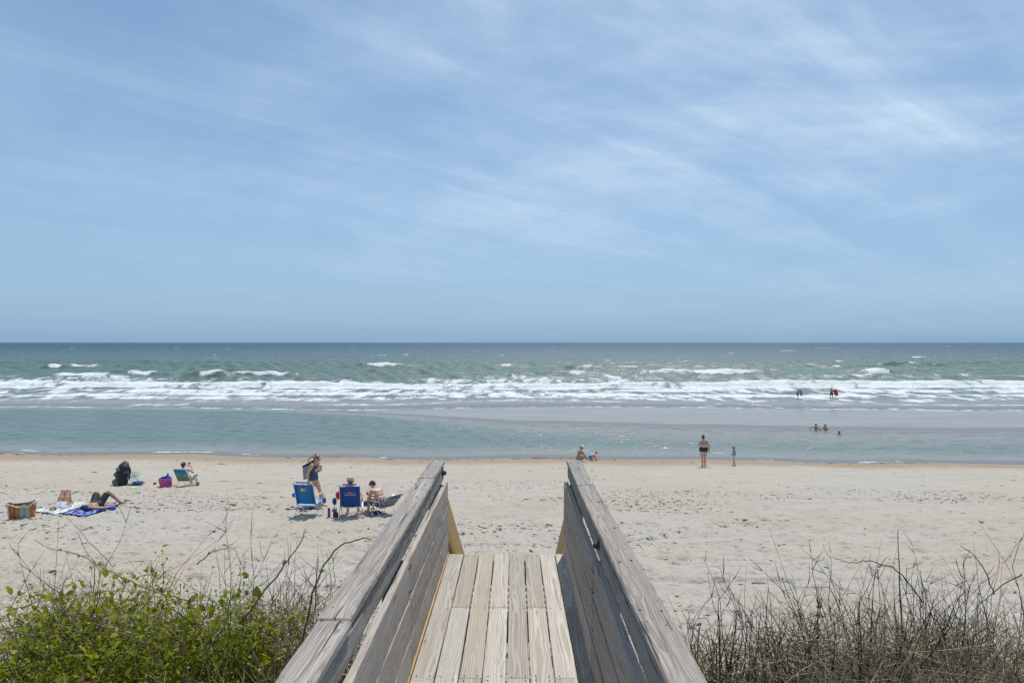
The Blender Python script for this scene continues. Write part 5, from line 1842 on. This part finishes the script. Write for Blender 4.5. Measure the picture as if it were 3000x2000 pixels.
p = at(391, 1430); mb = MB(); mb.lathe([(.01, 0), (.09, 0), (.105, .014), (.10, .022), (.085, .012), (.01, .012)], 18); o = mb.build('toy_disc', simple('lime plastic', (.50, .75, .01), .45), None, True); o.location = p; tag(o, 'lime green plastic disc lying on the sand', 'toy')
p = at(508, 1421.5); mb = MB(); mb.lathe([(.01, 0), (.085, 0), (.10, .03), (.09, .03), (.075, .012), (.01, .012)], 18); o = mb.build('toy_dish', simple('orange plastic', (.75, .12, .01), .45), None, True); o.location = p; tag(o, 'small orange dish on the sand beside the purple bag', 'toy')
p = at(578, 1424)
t = empty('toy_bucket', p, 0, 'orange toy bucket with teal handle right of the phone woman', 'bucket')
mb = MB(); mb.lathe([(.045, -.01), (.052, 0), (.068, .125), (.073, .13), (.062, .13), (.048, .01), (.004, .01)], 18, caps=False); mb.build('pail', simple('orange pail plastic', (.62, .10, .01), .4), t, True)
mb = MB(); mb.tube([(-.072, 0, .13), (-.10, -.03, .115), (-.06, -.06, .11), (.0, -.075, .12), (.06, -.05, .135), (.072, 0, .13)], .008, 6); mb.lathe([(.070, .125), (.075, .128), (.075, .14), (.070, .142)], 18); mb.build('handle', M_TEAL, t, True)


def open_tote(name, label, p, rz, w, d, h_, mat, rim, handle_mat, sway=.03, seed=0, drop=.42):
    root = empty(name, p, rz, label, 'bag')
    def fn(u, v, k=1.0):
        a = 2 * math.pi * u
        flare = 1 + .16 * v
        x = w / 2 * flare * math.copysign(abs(math.cos(a)) ** .45, math.cos(a)); y = d / 2 * flare * math.copysign(abs(math.sin(a)) ** .55, math.sin(a)) * (1 - .1 * v)
        z = h_ * v * (1 + sway * 3 * math.sin(a * 2 + seed) * v + .10 * v * (math.sin(a) > 0) * math.sin(a))
        b = .018 * math.sin(7 * v + 5 * u * 6.28 + seed)
        return (x * k + b * math.cos(a), y * k + b * math.sin(a) - sway * v, z)
    mb = MB(); mb.sheet(fn, 48, 10)
    mb.sheet(lambda u, v: fn(1 - u, v, .96), 48, 10)
    mb.add([fn(k / 48, 0) for k in range(48)], [tuple(range(47, -1, -1))])
    o = mb.build('shell', mat, root, True)
    mb = MB(); mb.tube([fn(k / 48, 1, .98) for k in range(48)], .013, 6, closed=True); mb.build('rim', rim, root, True)
    for sg in (-1, 1):
        mb = MB()
        pts = []
        for t_ in np.linspace(0, 1, 9):
            x = (-.5 + t_) * w * .5; pts.append((x, sg * (d * .54 + .012) - sway, h_ * .98 - math.sin(math.pi * t_) * h_ * drop * (1 if sg < 0 else .5)))
        pts = [(-.25 * w, sg * (d * .5) - sway, h_ * .98)] + pts[1:-1] + [(.25 * w, sg * (d * .5) - sway, h_ * .98)]
        mb.tube(pts, .012, 6); mb.build('handle', handle_mat, root, True)
    return root


M_TOTE = stripes('orange, teal, cream and brown striped canvas', 0, 1.55, [(0, (.30, .10, .035)), (.10, (.50, .18, .05)), (.18, (.22, .10, .07)), (.26, (.52, .22, .07)), (.36, (.20, .15, .13)), (.42, (.55, .42, .20)),
                 (.50, (.20, .40, .38)), (.66, (.34, .44, .38)), (.74, (.55, .40, .16)), (.80, (.46, .16, .05)), (.92, (.58, .50, .40))], warp=.02, offset=.40)
M_ROPE = simple('cream rim cotton', (.62, .57, .48), .85, .1)
open_tote('tote_bag', 'large orange and teal striped tote left of the lying couple', at(62, 1519), R(14), .60, .34, .42, M_TOTE, M_ROPE, M_ROPE, .05, 1, .14)


def patchy(name, cols, scale=14):
    m, g = new_mat(name)
    oc = g.n('ShaderNodeTexCoord').outputs['Object']
    n = g.noise(oc, scale, 3, .6, .8)
    c = g.ramp(g.mapr(n, .3, .7, 0, 1, False), [(i / (len(cols) - 1), c) for i, c in enumerate(cols)])
    b = g.n('ShaderNodeBsdfPrincipled', {'Base Color': c, 'Roughness': .75, 'Specular IOR Level': .3})
    return finish(m, g, b.outputs[0])


M_PURP = patchy('purple and coral printed bag', [(.22, .08, .42), (.42, .06, .30), (.60, .10, .12), (.30, .10, .45), (.14, .07, .35)], 7)
pt_ = at(484, 1426)
open_tote('tote_bag', 'purple and coral printed beach bag next to the teal chair', pt_, R(-8), .42, .22, .34, M_PURP, simple('lilac rim', (.30, .18, .50), .8), simple('lilac strap', (.42, .28, .60), .8), .02, 3)
bundle('beach_towel', 'blue towel bundled in the top of the purple bag', 'towel', pt_ + Vector((.03, .02, .30)), .2, (.17, .08, .13), simple('cobalt terry', (.01, .06, .40), .95, .2), 12)
mb = MB(); mb.sheet(lambda u, v: (-.10 + .17 * u + .03 * v, .02 + .03 * math.sin(3 * u), .30 + .26 * v * (1 - abs(u - .75) * 1.2)), 8, 6, .02)
o = mb.build('folded_towel', simple('slate purple towel', (.14, .12, .28), .9, .15), None, True); o.location = pt_; tag(o, 'slate purple towel peaked up out of the purple bag', 'towel')
bundle('shoe', 'small dark shoe on the sand left of the purple bag', 'shoe', at(452, 1421), 0, (.07, .06, .09), M_BLACKPL, 14)


# towels
def towel(name, label, corners, mat, seed, nu=26, nv=20, crumple=.02):
    c = [np.array(at(*q)) for q in corners]
    o0 = sum(c) / 4
    r2 = np.random.default_rng(seed)
    def fn(u, v):
        p = (c[0] * (1 - u) + c[1] * u) * (1 - v) + (c[3] * (1 - u) + c[2] * u) * v
        n = float(fbm(np.array(p[0] * 5.0 + seed), np.array(p[1] * 5.0), seed, 3))
        e = .03 * math.sin(9 * u + seed) * (abs(v - .5) > .42) + .03 * math.sin(8 * v + seed) * (abs(u - .5) > .42)
        x, y = p[0] + e, p[1] + e
        return (x - o0[0], y - o0[1], ground(x, y) - o0[2] + .018 + crumple * 2.2 * n * n)
    mb = MB(); mb.sheet(fn, nu, nv, -.012)
    o = mb.build(name, mat, None, True); o.location = o0
    return tag(o, label, 'towel')


def towel_pattern(name, cols, scale, dist):
    m, g = new_mat(name)
    oc = g.n('ShaderNodeTexCoord').outputs['Object']
    w = g.n('ShaderNodeTexWave', {'Vector': oc, 'Scale': scale, 'Distortion': dist, 'Detail': 2.0, 'Detail Scale': 1.5}).outputs['Fac']
    c = g.ramp(w, cols, 'CONSTANT')
    n = g.noise(oc, 120, 2)
    b = g.n('ShaderNodeBsdfPrincipled', {'Base Color': c, 'Roughness': .95, 'Specular IOR Level': .1})
    bp = g.n('ShaderNodeBump', {'Strength': .4, 'Distance': .004, 'Height': n}); g.link(bp.outputs[0], b.inputs['Normal'])
    return finish(m, g, b.outputs[0])


M_TW1 = towel_pattern('white towel with yellow and blue print', [(0, (.62, .66, .68)), (.25, (.50, .58, .14)), (.42, (.64, .66, .68)), (.62, (.16, .32, .48)), (.72, (.62, .66, .68)), (.90, (.02, .03, .12))], 1.9, 6)
M_TW2 = towel_pattern('blue towel with white and sky waves', [(0, (.01, .035, .26)), (.55, (.02, .10, .42)), (.70, (.55, .70, .85)), (.80, (.75, .78, .84)), (.88, (.12, .10, .30))], 1.5, 7)
towel('beach_towel', 'white towel with yellow print under the lying woman', [(92, 1502), (168, 1512), (262, 1479), (196, 1473)], M_TW1, 3)
towel('beach_towel', 'blue towel with white waves under the lying man', [(176, 1508), (250, 1516), (352, 1481), (268, 1476)], M_TW2, 5)
bundle('crumpled_shirt', 'crumpled pale grey-blue shirt beside the navy cap', 'shirt', at(231, 1506), .2, (.14, .10, .12), simple('grey blue cotton', (.24, .33, .40), .9, .2), 21)
bundle('rolled_towel', 'bright blue rolled towel by the lying man\'s hand', 'towel', at(327, 1493), .4, (.13, .08, .10), simple('cobalt terry', (0, 0, 0)), 22)


def sandal(p, rz, label, mat, group=None):
    t = empty('sandal', p, rz, label, 'sandal', group)
    n = 16
    ring = [((.042 + .010 * math.sin(a)) * math.cos(a), .13 * math.sin(a)) for a in [2 * math.pi * k / n for k in range(n)]]
    mb = MB(); mb.add([(x, y, -.004) for x, y in ring] + [(x, y, .02) for x, y in ring], [tuple(range(n - 1, -1, -1)), tuple(range(n, 2 * n))] + [(k, (k + 1) % n, n + (k + 1) % n, n + k) for k in range(n)])
    mb.build('sole', mat, t)
    mb = MB(); mb.tube([(-.042, 0, .018), (-.02, .04, .045), (0, .075, .022), (.02, .04, .045), (.042, 0, .018)], .007, 6); mb.build('strap', mat, t, True)


sd = simple('dark brown sandal', (.035, .026, .024), .7)
sandal(at(845, 1496), R(70), 'dark sandal left of the light blue chair, nearer one', sd, 'sandals by the blue chairs')
sandal(at(860, 1492), R(80), 'dark sandal left of the light blue chair, farther one', sd, 'sandals by the blue chairs')
sandal(at(4, 1503), R(75), 'navy sandal at the left edge beside the striped tote', simple('navy sandal', (.015, .03, .09), .6))
# bag and towels heaped behind the light blue chair
pb = at(918, 1494)
bundle('beach_bag', 'dark navy bag lying in the heap behind the light blue chair', 'bag', pb + Vector((0, .1, 0)), 0, (.26, .15, .17), patchy('navy, grey and white print', [(.03, .03, .07), (.10, .09, .16), (.02, .02, .05), (.55, .55, .6), (.10, .10, .15)], 12), 31)
bundle('beach_towel', 'white towel heaped on the dark bag behind the light blue chair', 'towel', pb + Vector((.08, .22, .10)), .3, (.25, .13, .15), simple('white terry', (.70, .70, .73), .95, .08), 32)
bundle('beach_towel', 'lilac-grey towel lying on the sand behind the light blue chair', 'towel', pb + Vector((-.24, .02, 0)), .2, (.24, .12, .07), simple('lilac grey terry', (.25, .23, .34), .95, .15), 33)
bundle('camera_bag', 'small dark bag in the shade under the striped low chair', 'bag', at(1105, 1506), 0, (.13, .10, .10), simple('dark grey nylon', (.03, .03, .032), .7, .3), 35)
# ------------------------------------------------------------------ dune plants
M_LEAF = leaf_mat('green leaf', (0.15, 0.20, 0.008), (0.29, 0.31, 0.014), .50)
M_LEAF_D = leaf_mat('dark green leaf', (0.13, 0.165, 0.006), (0.36, 0.37, 0.014), .52)
M_STEM = twig_mat('green vine stem', (0.10, 0.10, 0.03), (0.30, 0.27, 0.11))
M_TWIG = twig_mat('dark dead twig', (0.020, 0.016, 0.015), (0.080, 0.064, 0.054))
M_TWIG_L = twig_mat('bleached dead twig', (0.17, 0.14, 0.085), (0.55, 0.47, 0.33))
M_TWIG_M = twig_mat('olive brown dry stems', (0.060, 0.054, 0.024), (0.31, 0.27, 0.14))
M_GRASS = twig_mat('dune grass', (0.085, 0.095, 0.025), (0.33, 0.28, 0.13))
M_GRASS_G = twig_mat('green dune grass', (0.07, 0.10, 0.02), (0.20, 0.22, 0.06))
M_VINE = twig_mat('brown vine stem', (0.050, 0.036, 0.026), (0.13, 0.10, 0.06))


def twig(mb, p, d, L, r, rs, depth, seg=6, wig=.25, up=.08, child=(2, 4), n=4):
    pts = [p.copy()]; rad = [r]
    q = p.copy(); d = d / np.linalg.norm(d)
    kids = []
    for i in range(seg):
        d = d + rs.normal(size=3) * wig * .5 + V3(0, 0, up)
        d /= np.linalg.norm(d)
        q = q + d * L / seg
        pts.append(q.copy()); rad.append(r * (1 - .62 * (i + 1) / seg))
        if i >= 1: kids.append((q.copy(), d.copy(), rad[-1]))
    mb.tube(pts, rad, n, caps=False)
    if depth > 0 and kids:
        for _ in range(rs.integers(child[0], child[1] + 1)):
            kq, kd, kr = kids[rs.integers(len(kids))]
            nd = kd + rs.normal(size=3) * .65; nd[2] += .15
            twig(mb, kq, nd, L * rs.uniform(.22, .48), max(kr * .8, .0025), rs, depth - 1, max(3, seg - 2), wig, up, child, 3)


def leaf_shape(L, W, fold=.25, bend=.2):
    """pointed oval leaf, folded along the midrib; 8 quads worth of faces"""
    ts = [0, .2, .5, .8, 1.0]; ws = [.08, .75, 1.0, .6, 0.02]
    vs, fs = [], []
    for t, w in zip(ts, ws):
        z0 = -bend * L * t * t
        vs += [(-W / 2 * w, L * t, z0 + fold * W / 2 * w), (0, L * t, z0), (W / 2 * w, L * t, z0 + fold * W / 2 * w)]
    for i in range(4):
        a = i * 3
        fs += [(a, a + 1, a + 4, a + 3), (a + 1, a + 2, a + 5, a + 4)]
    return np.array(vs), fs


LEAF_MESH = []
for k, (L, W) in enumerate(((.075, .042), (.062, .038), (.085, .036))):
    vs, fs = leaf_shape(L, W, .3, .15 + .1 * k)
    me = bpy.data.meshes.new('leaf'); me.from_pydata(vs.tolist(), [], fs); me.update(); me.materials.append(M_LEAF); me.shade_smooth()
    LEAF_MESH.append(me)


def rand_rot(rs, tilt=.9):
    e = Matrix.Rotation(rs.uniform(0, 6.28), 4, 'Z') @ Matrix.Rotation(rs.normal() * tilt + .2, 4, 'X') @ Matrix.Rotation(rs.normal() * .5, 4, 'Y')
    return e


def vine_shrub(cx, cy, rad, top, label, seed, nstem=26, nleaf=420, nbig=26):
    """tangled leafy climber: arching stems, many small leaves, a few large ones standing free"""
    rs = np.random.default_rng(seed)
    zb = ground(cx, cy)
    root = empty('leafy_vine', (cx, cy, zb), 0, label, 'vine', 'leafy vines on the dune')
    o = V3(cx, cy, zb)
    st = MB(); paths = []
    for i in range(nstem):
        a = rs.uniform(0, 6.28); p = V3(math.cos(a), math.sin(a), 0) * rad * rs.uniform(0, .8)
        p[2] = ground(cx + p[0], cy + p[1]) - zb - .03
        h = (top - zb) * rs.uniform(.5, 1.05)
        b = rs.uniform(0, 6.28); sp = rad * rs.uniform(.3, 1.0)
        mid = p + V3(math.cos(b) * sp * .4, math.sin(b) * sp * .4, h * .85); end = p + V3(math.cos(b) * sp, math.sin(b) * sp, h * rs.uniform(.6, 1.0))
        pts = []
        for t in np.linspace(0, 1, 9):
            q = (1 - t) ** 2 * p + 2 * t * (1 - t) * mid + t * t * end + rs.normal(size=3) * .012
            pts.append(q)
        st.tube(pts, list(np.linspace(.004, .0016, 9) * rs.uniform(.6, 1.2)), 4, caps=False); paths.append(pts)
    st.build('stem', M_STEM, root, True)
    V, F = [], []
    def add_leaf(pos, s, mt):
        vs, fs = leaf_shape(s, s * rs.uniform(.45, .7), .3, rs.uniform(.05, .4))
        M = np.array(rand_rot(rs, .75).to_3x3())
        b = len(V)
        V.extend((pos + vs @ M.T).tolist()); F.extend([tuple(i + b for i in q) for q in fs])
    for i in range(nleaf):
        pth = paths[rs.integers(len(paths))]; k = int(rs.integers(2, 9)) if rs.random() < .75 else int(rs.integers(1, 4))
        add_leaf(pth[k] + rs.normal(size=3) * V3(.05, .05, .04), min(.075, .027 * rs.lognormal(0, .42)), 0)
    me = bpy.data.meshes.new('foliage'); me.from_pydata(V, [], F); me.update()
    f = link_mesh('foliage', me, M_LEAF_D, root, True); f['kind'] = 'stuff'
    for i in range(nbig):
        pth = paths[rs.integers(len(paths))]; k = int(rs.integers(4, 9))
        lo = bpy.data.objects.new('leaf', LEAF_MESH[int(rs.integers(3))]); COL.objects.link(lo); lo.parent = root
        lo.matrix_local = Matrix.Translation(pth[k] + rs.normal(size=3) * .03) @ rand_rot(rs, .7) @ Matrix.Scale(rs.uniform(.7, 1.25), 4)
    return root


def dead_shrub(cx, cy, rad, top, label, seed, n=20, tangle=260, group='bare twig shrubs on the dune', lit=.5, fill=.5):
    rs = np.random.default_rng(seed)
    zb = ground(cx, cy)
    root = empty('bare_shrub', (cx, cy, zb), 0, label, 'shrub', group)
    mb = MB()
    H = top - zb
    for i in range(n):
        a = rs.uniform(0, 6.28); q = rad * math.sqrt(rs.random()) * .8
        p = V3(math.cos(a) * q, math.sin(a) * q, 0); p[2] = ground(cx + p[0], cy + p[1]) - zb - .04
        d = V3(rs.normal() * .30 + .25 * p[0] / rad, rs.normal() * .25, 1)
        twig(mb, p, d, H * rs.uniform(.45, .95), rs.uniform(.0044, .0072), rs, 2, 7, .20, .05, (1, 3))
    mb.build('twigs', M_TWIG, root, True)
    tg = MB()
    for i in range(int(tangle * 1.15)):
        a = rs.uniform(0, 6.28); q = rad * 1.1 * math.sqrt(rs.random())
        p = V3(math.cos(a) * q, math.sin(a) * q, 0); p[2] = ground(cx + p[0], cy + p[1]) - zb + rs.uniform(-.02, fill * H)
        d = V3(rs.normal(), rs.normal() * .7, rs.normal() * .5 + .25); d /= np.linalg.norm(d)
        L = rs.uniform(.12, .38); c = rs.normal(size=3) * .10
        tg.tube([p, p + d * L * .35 + c * .35, p + d * L * .7 + c * .9, p + d * L + c * 1.7], [.0030, .0028, .0022, .0010], 3, caps=False)
    o = tg.build('tangle', M_TWIG_L, root, True); o['kind'] = 'stuff'
    tg = MB()
    for i in range(int(tangle * .5)):
        a = rs.uniform(0, 6.28); q = rad * 1.1 * math.sqrt(rs.random())
        p = V3(math.cos(a) * q, math.sin(a) * q, 0); p[2] = ground(cx + p[0], cy + p[1]) - zb + rs.uniform(-.02, .55 * H)
        d = V3(rs.normal() * .55, rs.normal() * .4, abs(rs.normal()) * .6 + .5); d /= np.linalg.norm(d)
        L = rs.uniform(.12, .34); c = rs.normal(size=3) * .08
        tg.tube([p, p + d * L * .35 + c * .35, p + d * L * .7 + c * .9, p + d * L + c * 1.7], [.0024, .002, .0016, .0008], 3, caps=False)
    o = tg.build('dry_stems', M_TWIG_M, root, True); o['kind'] = 'stuff'
    return root


def grass_clump(cx, cy, h, label, seed, n=70, spread=.10, lean=.35, group='dune grass clumps', z=None, wid=.0030, mat=None):
    rs = np.random.default_rng(seed)
    zb = ground(cx, cy) if z is None else z
    root = empty('grass_clump', (cx, cy, zb), 0, label, 'grass', group)
    mb = MB()
    for i in range(n):
        a = rs.uniform(0, 6.28); q = spread * rs.random()
        p = V3(math.cos(a) * q, math.sin(a) * q, -.03)
        d = V3(math.cos(a) * lean * rs.random() + rs.normal() * .12, math.sin(a) * lean * rs.random() + rs.normal() * .12, 1)
        L = h * rs.uniform(.55, 1.15); dr = rs.uniform(.2, 1.0)
        pts = []
        for t in np.linspace(0, 1, 6):
            pts.append(p + d * L * t + V3(d[0], d[1], -.35) * L * dr * .6 * t ** 2.4)
        mb.tube(pts, [wid, wid, wid * .9, wid * .75, wid * .5, wid * .2], 3, caps=False)
    b = mb.build('blades', mat or M_GRASS, root, True); b['kind'] = 'stuff'
    return root


def runner(label, pts, r, mat, seed, leaves=0, cat='vine'):
    """a single long stem along given points, with a few leaves"""
    rs = np.random.default_rng(seed)
    P = [np.array(p, float) for p in pts]
    # smooth the path
    for _ in range(2):
        Q = [P[0]]
        for a, b in zip(P[:-1], P[1:]):
            Q += [lerp(a, b, .25), lerp(a, b, .75)]
        P = Q + [P[-1]]
    o = P[0]
    root = empty('vine_stem', o, 0, label, cat, 'long single vine stems')
    mb = MB(); mb.tube([p - o + rs.normal(size=3) * .0032 for p in P], list(np.linspace(r, r * .35, len(P))), 6, caps=False)
    mb.build('stem', mat, root, True)
    for i in range(leaves):
        k = int(len(P) * rs.uniform(.25, 1)) - 1
        lo = bpy.data.objects.new('leaf', LEAF_MESH[int(rs.integers(3))]); COL.objects.link(lo); lo.parent = root
        lo.matrix_local = Matrix.Translation(P[k] - o) @ rand_rot(rs, .8) @ Matrix.Scale(rs.uniform(.35, .7), 4)
    return root


def plants():
    # leafy mass at the left
    spots = [(-2.95, 4.35, .42, 5.60, 'leafy green vine tangle at the far left edge'), (-2.50, 4.20, .42, 5.62, 'leafy green vine tangle second from the left edge'),
             (-2.08, 4.15, .40, 5.60, 'leafy green vine tangle below the lying couple'), (-1.72, 4.2, .34, 5.62, 'tall leafy green vine tangle with the highest bright leaves'),
             (-2.35, 3.65, .36, 5.36, 'leafy green vine tangle in the bottom left corner'), (-1.85, 3.55, .34, 5.30, 'leafy green vine tangle at the bottom, left of the bare twigs'),
             (-1.42, 3.45, .30, 5.22, 'sparse leafy vine at the bottom beside the left rail'), (-1.40, 4.25, .26, 5.36, 'low leafy vine among the twigs near the left rail'),
             (-3.35, 4.85, .45, 5.46, 'leafy green vine tangle behind the others at the far left edge'), (-2.75, 4.9, .45, 5.48, 'leafy green vine tangle in the back row, left of the tall vine'),
             (-2.15, 4.9, .42, 5.48, 'leafy green vine tangle in the back row behind the tall vine'), (-2.9, 3.75, .40, 5.42, 'leafy green vine tangle at the left edge of the bottom row')]
    for i, (x, y, r_, t, lb) in enumerate(spots):
        nl = [3100, 3100, 3100, 3100, 3000, 1500, 320, 240, 2600, 2600, 1700, 3000][i]
        vine_shrub(x, y, r_ * 1.12, t + [.10, .14, .17, .21, .17, .12, .05, .02, .10, .10, .10, .15][i], lb, 300 + i, 26 if i in (6, 7) else 64, nl, 12 if i in (6, 7) else 24)
    dl = [(-3.1, 4.7, .35, 5.78, 'bare twigs above the leaves at the far left edge'), (-2.55, 4.75, .35, 5.80, 'bare twigs above the leaves left of the tall vine'),
          (-1.95, 4.75, .35, 5.83, 'bare twigs above the tall leafy vine'), (-1.55, 4.7, .30, 5.85, 'bare twig shrub between tall vine and left rail'),
          (-1.20, 4.35, .24, 5.50, 'bare twig shrub hugging the left rail'), (-1.15, 3.5, .22, 5.30, 'bleached twig tangle under the left rail at the bottom'),
          (-1.65, 3.9, .30, 5.32, 'bleached twig tangle below the tall vine')]
    for i, (x, y, r_, t, lb) in enumerate(dl):
        dead_shrub(x, y, r_, t, lb, 400 + i, 20, 380 if i < 4 else 600, fill=.64 if i < 4 else .74)
    # bare shrubs at the right
    dr = [(1.20, 4.6, .22, 5.40, 'small bare shrub nearest the right rail'), (1.50, 4.55, .25, 5.56, 'bare shrub second from the right rail'),
          (1.85, 4.6, .28, 5.66, 'bare shrub third from the right rail'), (2.15, 4.5, .28, 5.82, 'bare shrub with the tallest forked twig, right of centre'),
          (2.50, 4.6, .30, 5.72, 'bare shrub left of the right-edge thicket'), (2.90, 4.7, .30, 5.72, 'bare shrub in the right-edge thicket, left half'),
          (3.30, 4.75, .32, 5.74, 'bare shrub at the right edge of the view'), (1.30, 3.9, .25, 5.15, 'low bare shrub at the bottom near the right rail'),
          (1.75, 3.85, .30, 5.28, 'low twig tangle at the bottom, right of the rail'), (2.25, 3.8, .32, 5.34, 'low twig tangle at the bottom, below the tallest twig'),
          (2.75, 3.95, .34, 5.46, 'low twig tangle in the bottom right corner'), (2.45, 4.2, .3, 5.45, 'mid-height twig tangle before the right-edge thicket'),
          (3.05, 4.3, .32, 5.62, 'dense twig tangle at the right edge')]
    for i, (x, y, r_, t, lb) in enumerate(dr):
        near = 1.0 if x > 1.7 else .45
        dead_shrub(x, y, r_, t - (.05 if i >= 7 else 0), lb, 500 + i, 20 if i < 7 else 14, int((250 if i < 7 else 360) * near))
    # grass
    grass_clump(-1.36, 4.55, .85, 'fine dune grass tuft fanning out left of the left rail', 601, 80, .10, .42, wid=.0017)
    grass_clump(-1.62, 4.9, .62, 'fine dune grass tuft behind the bare twigs on the left', 602, 60, .10, .4, wid=.0016)
    gl = [(1.34, 4.35, .62, 'broad green grass clump with a drooping blade right of the right rail', 26, .0044), (1.62, 4.7, .62, 'dry grass clump between the second and third bare shrub', 60, .0022), (1.95, 4.75, .66, 'dry grass clump behind the third bare shrub', 70, .0022),
          (2.35, 4.8, .66, 'dry grass clump behind the tallest forked twig', 70, .0022), (2.75, 4.8, .70, 'dry grass clump in the right-edge thicket', 70, .0024), (3.15, 4.6, .62, 'dry grass clump at the right edge of the view', 80, .0024),
          (2.05, 4.1, .50, 'dry grass clump at the bottom below the bare shrubs', 80, .0022), (2.60, 4.1, .5, 'dry grass clump in the bottom right corner', 80, .0022)]
    for i, (x, y, h, lb, n, w) in enumerate(gl):
        grass_clump(x, y, h, lb, 620 + i, n, .12, .38, wid=w, mat=M_GRASS_G if i in (0, 2, 5) else None)
    gl2 = [(-2.7, 4.0, .5, 'green grass among the vines at the far left'), (-2.2, 3.9, .48, 'green grass among the vines left of centre thicket'), (-1.75, 3.9, .45, 'green grass below the tall leafy vine')]
    for i, (x, y, h, lb) in enumerate(gl2):
        grass_clump(x, y, h + .12, lb, 640 + i, 130, .35, 1.0, wid=.0018, mat=M_GRASS_G if i == 1 else None)
    # single stems that stand out
    runner('long dark vine stem rising to a curled tip left of the rail', [pt(700, 1830, 4.0), pt(744, 1774, 4.0), pt(800, 1700, 4.0), pt(850, 1630, 4.0), pt(885, 1585, 4.0), pt(893, 1549, 4.0)], .0062, M_VINE, 1, 3)
    runner('long dark vine stem arching right towards the left rail', [pt(880, 1900, 3.9), pt(903, 1802, 3.9), pt(920, 1720, 3.9), pt(950, 1650, 3.9), pt(1000, 1595, 3.9), pt(1066, 1573, 3.9), pt(1085, 1580, 3.9)], .0070, M_VINE, 2, 3)
    runner('long green vine stem reaching left above the leaves', [pt(560, 1760, 4.1), pt(430, 1727, 4.1), pt(350, 1690, 4.1), pt(280, 1652, 4.1), pt(220, 1620, 4.1), pt(136, 1605, 4.1), pt(98, 1582, 4.1)], .0050, M_STEM, 3, 2)
    runner('thick bare stem lying across the leaves at the left', [pt(-20, 1842, 3.5), pt(60, 1856, 3.5), pt(85, 1862, 3.5), pt(180, 1853, 3.5), pt(300, 1853, 3.5), pt(370, 1858, 3.5), pt(430, 1890, 3.5)], .0042, M_VINE, 4, 2)
    runner('thin yellow-green stem arching across the leafy vines', [pt(20, 1790, 3.8), pt(150, 1752, 3.8), pt(280, 1730, 3.8), pt(400, 1734, 3.8), pt(520, 1760, 3.8), pt(600, 1800, 3.8)], .0034, M_STEM, 5, 2)
    runner('slanting dark stem at the bottom of the left thicket', [pt(255, 2010, 3.3), pt(320, 1950, 3.3), pt(400, 1895, 3.3), pt(470, 1850, 3.3)], .0045, M_VINE, 6, 0)
    runner('thin pale stem rising from the leaves past the lying couple', [pt(330, 1660, 4.3), pt(265, 1590, 4.3), pt(215, 1533, 4.3), pt(190, 1514, 4.3)], .0028, M_STEM, 7, 0)
    runner('short leafy vine tip curling right above the bare twigs', [pt(580, 1650, 4.3), pt(610, 1622, 4.3), pt(650, 1608, 4.3), pt(700, 1602, 4.3)], .0045, M_STEM, 8, 2)
    runner('crooked dark twig branching left above the right shrubs', [pt(2700, 1760, 4.4), pt(2630, 1667, 4.4), pt(2580, 1650, 4.4), pt(2540, 1638, 4.4), pt(2500, 1648, 4.4), pt(2470, 1642, 4.4), pt(2440, 1630, 4.4)], .0045, M_TWIG, 9, 0, 'twig')
    runner('tall straight dark twig at the right, forked at mid height', [pt(2640, 1850, 4.4), pt(2634, 1720, 4.4), pt(2630, 1640, 4.4), pt(2627, 1548, 4.4)], .0048, M_TWIG, 10, 0, 'twig')
    runner('curved dark twig leaning left near the right edge', [pt(2910, 1740, 4.5), pt(2880, 1660, 4.5), pt(2850, 1620, 4.5), pt(2808, 1596, 4.5)], .0048, M_TWIG, 11, 0, 'twig')
    runner('slanting dark twig crossing the bare shrubs at the right', [pt(2990, 1680, 4.6), pt(2940, 1705, 4.6), pt(2890, 1745, 4.6), pt(2840, 1790, 4.6)], .0045, M_TWIG, 12, 0, 'twig')


def thatch(name, label, x0, x1, y0, y1, n, seed, zmax):
    """dry litter of fallen stems over the crest of the dune"""
    rs = np.random.default_rng(seed)
    X = rs.uniform(x0, x1, n); Y = rs.uniform(y0, y1, n)
    Z = tz(X, Y) + t_detail(X, Y)
    mb = MB()
    for x, y, z in zip(X, Y, Z):
        p = V3(x, y, z + rs.uniform(0, zmax) * rs.random())
        d = V3(rs.normal(), rs.normal(), rs.normal() * .22 + .08); d /= np.linalg.norm(d)
        L = rs.uniform(.08, .26); c = rs.normal(size=3) * .05
        mb.tube([p, p + d * L * .5 + c * .4, p + d * L + c], [.0026, .0024, .0012], 3, caps=False)
    o = mb.build(name, M_TWIG_M, None, True)
    tag(o, label, 'dry litter', kind='stuff')


thatch('dry_litter', 'dry brown stem litter under the leafy vines', -3.9, -.84, 2.7, 5.2, 6500, 901, .22)
thatch('dry_litter', 'dry straw litter under the bare shrubs', .72, 3.9, 2.9, 5.3, 6500, 902, .22)
plants()
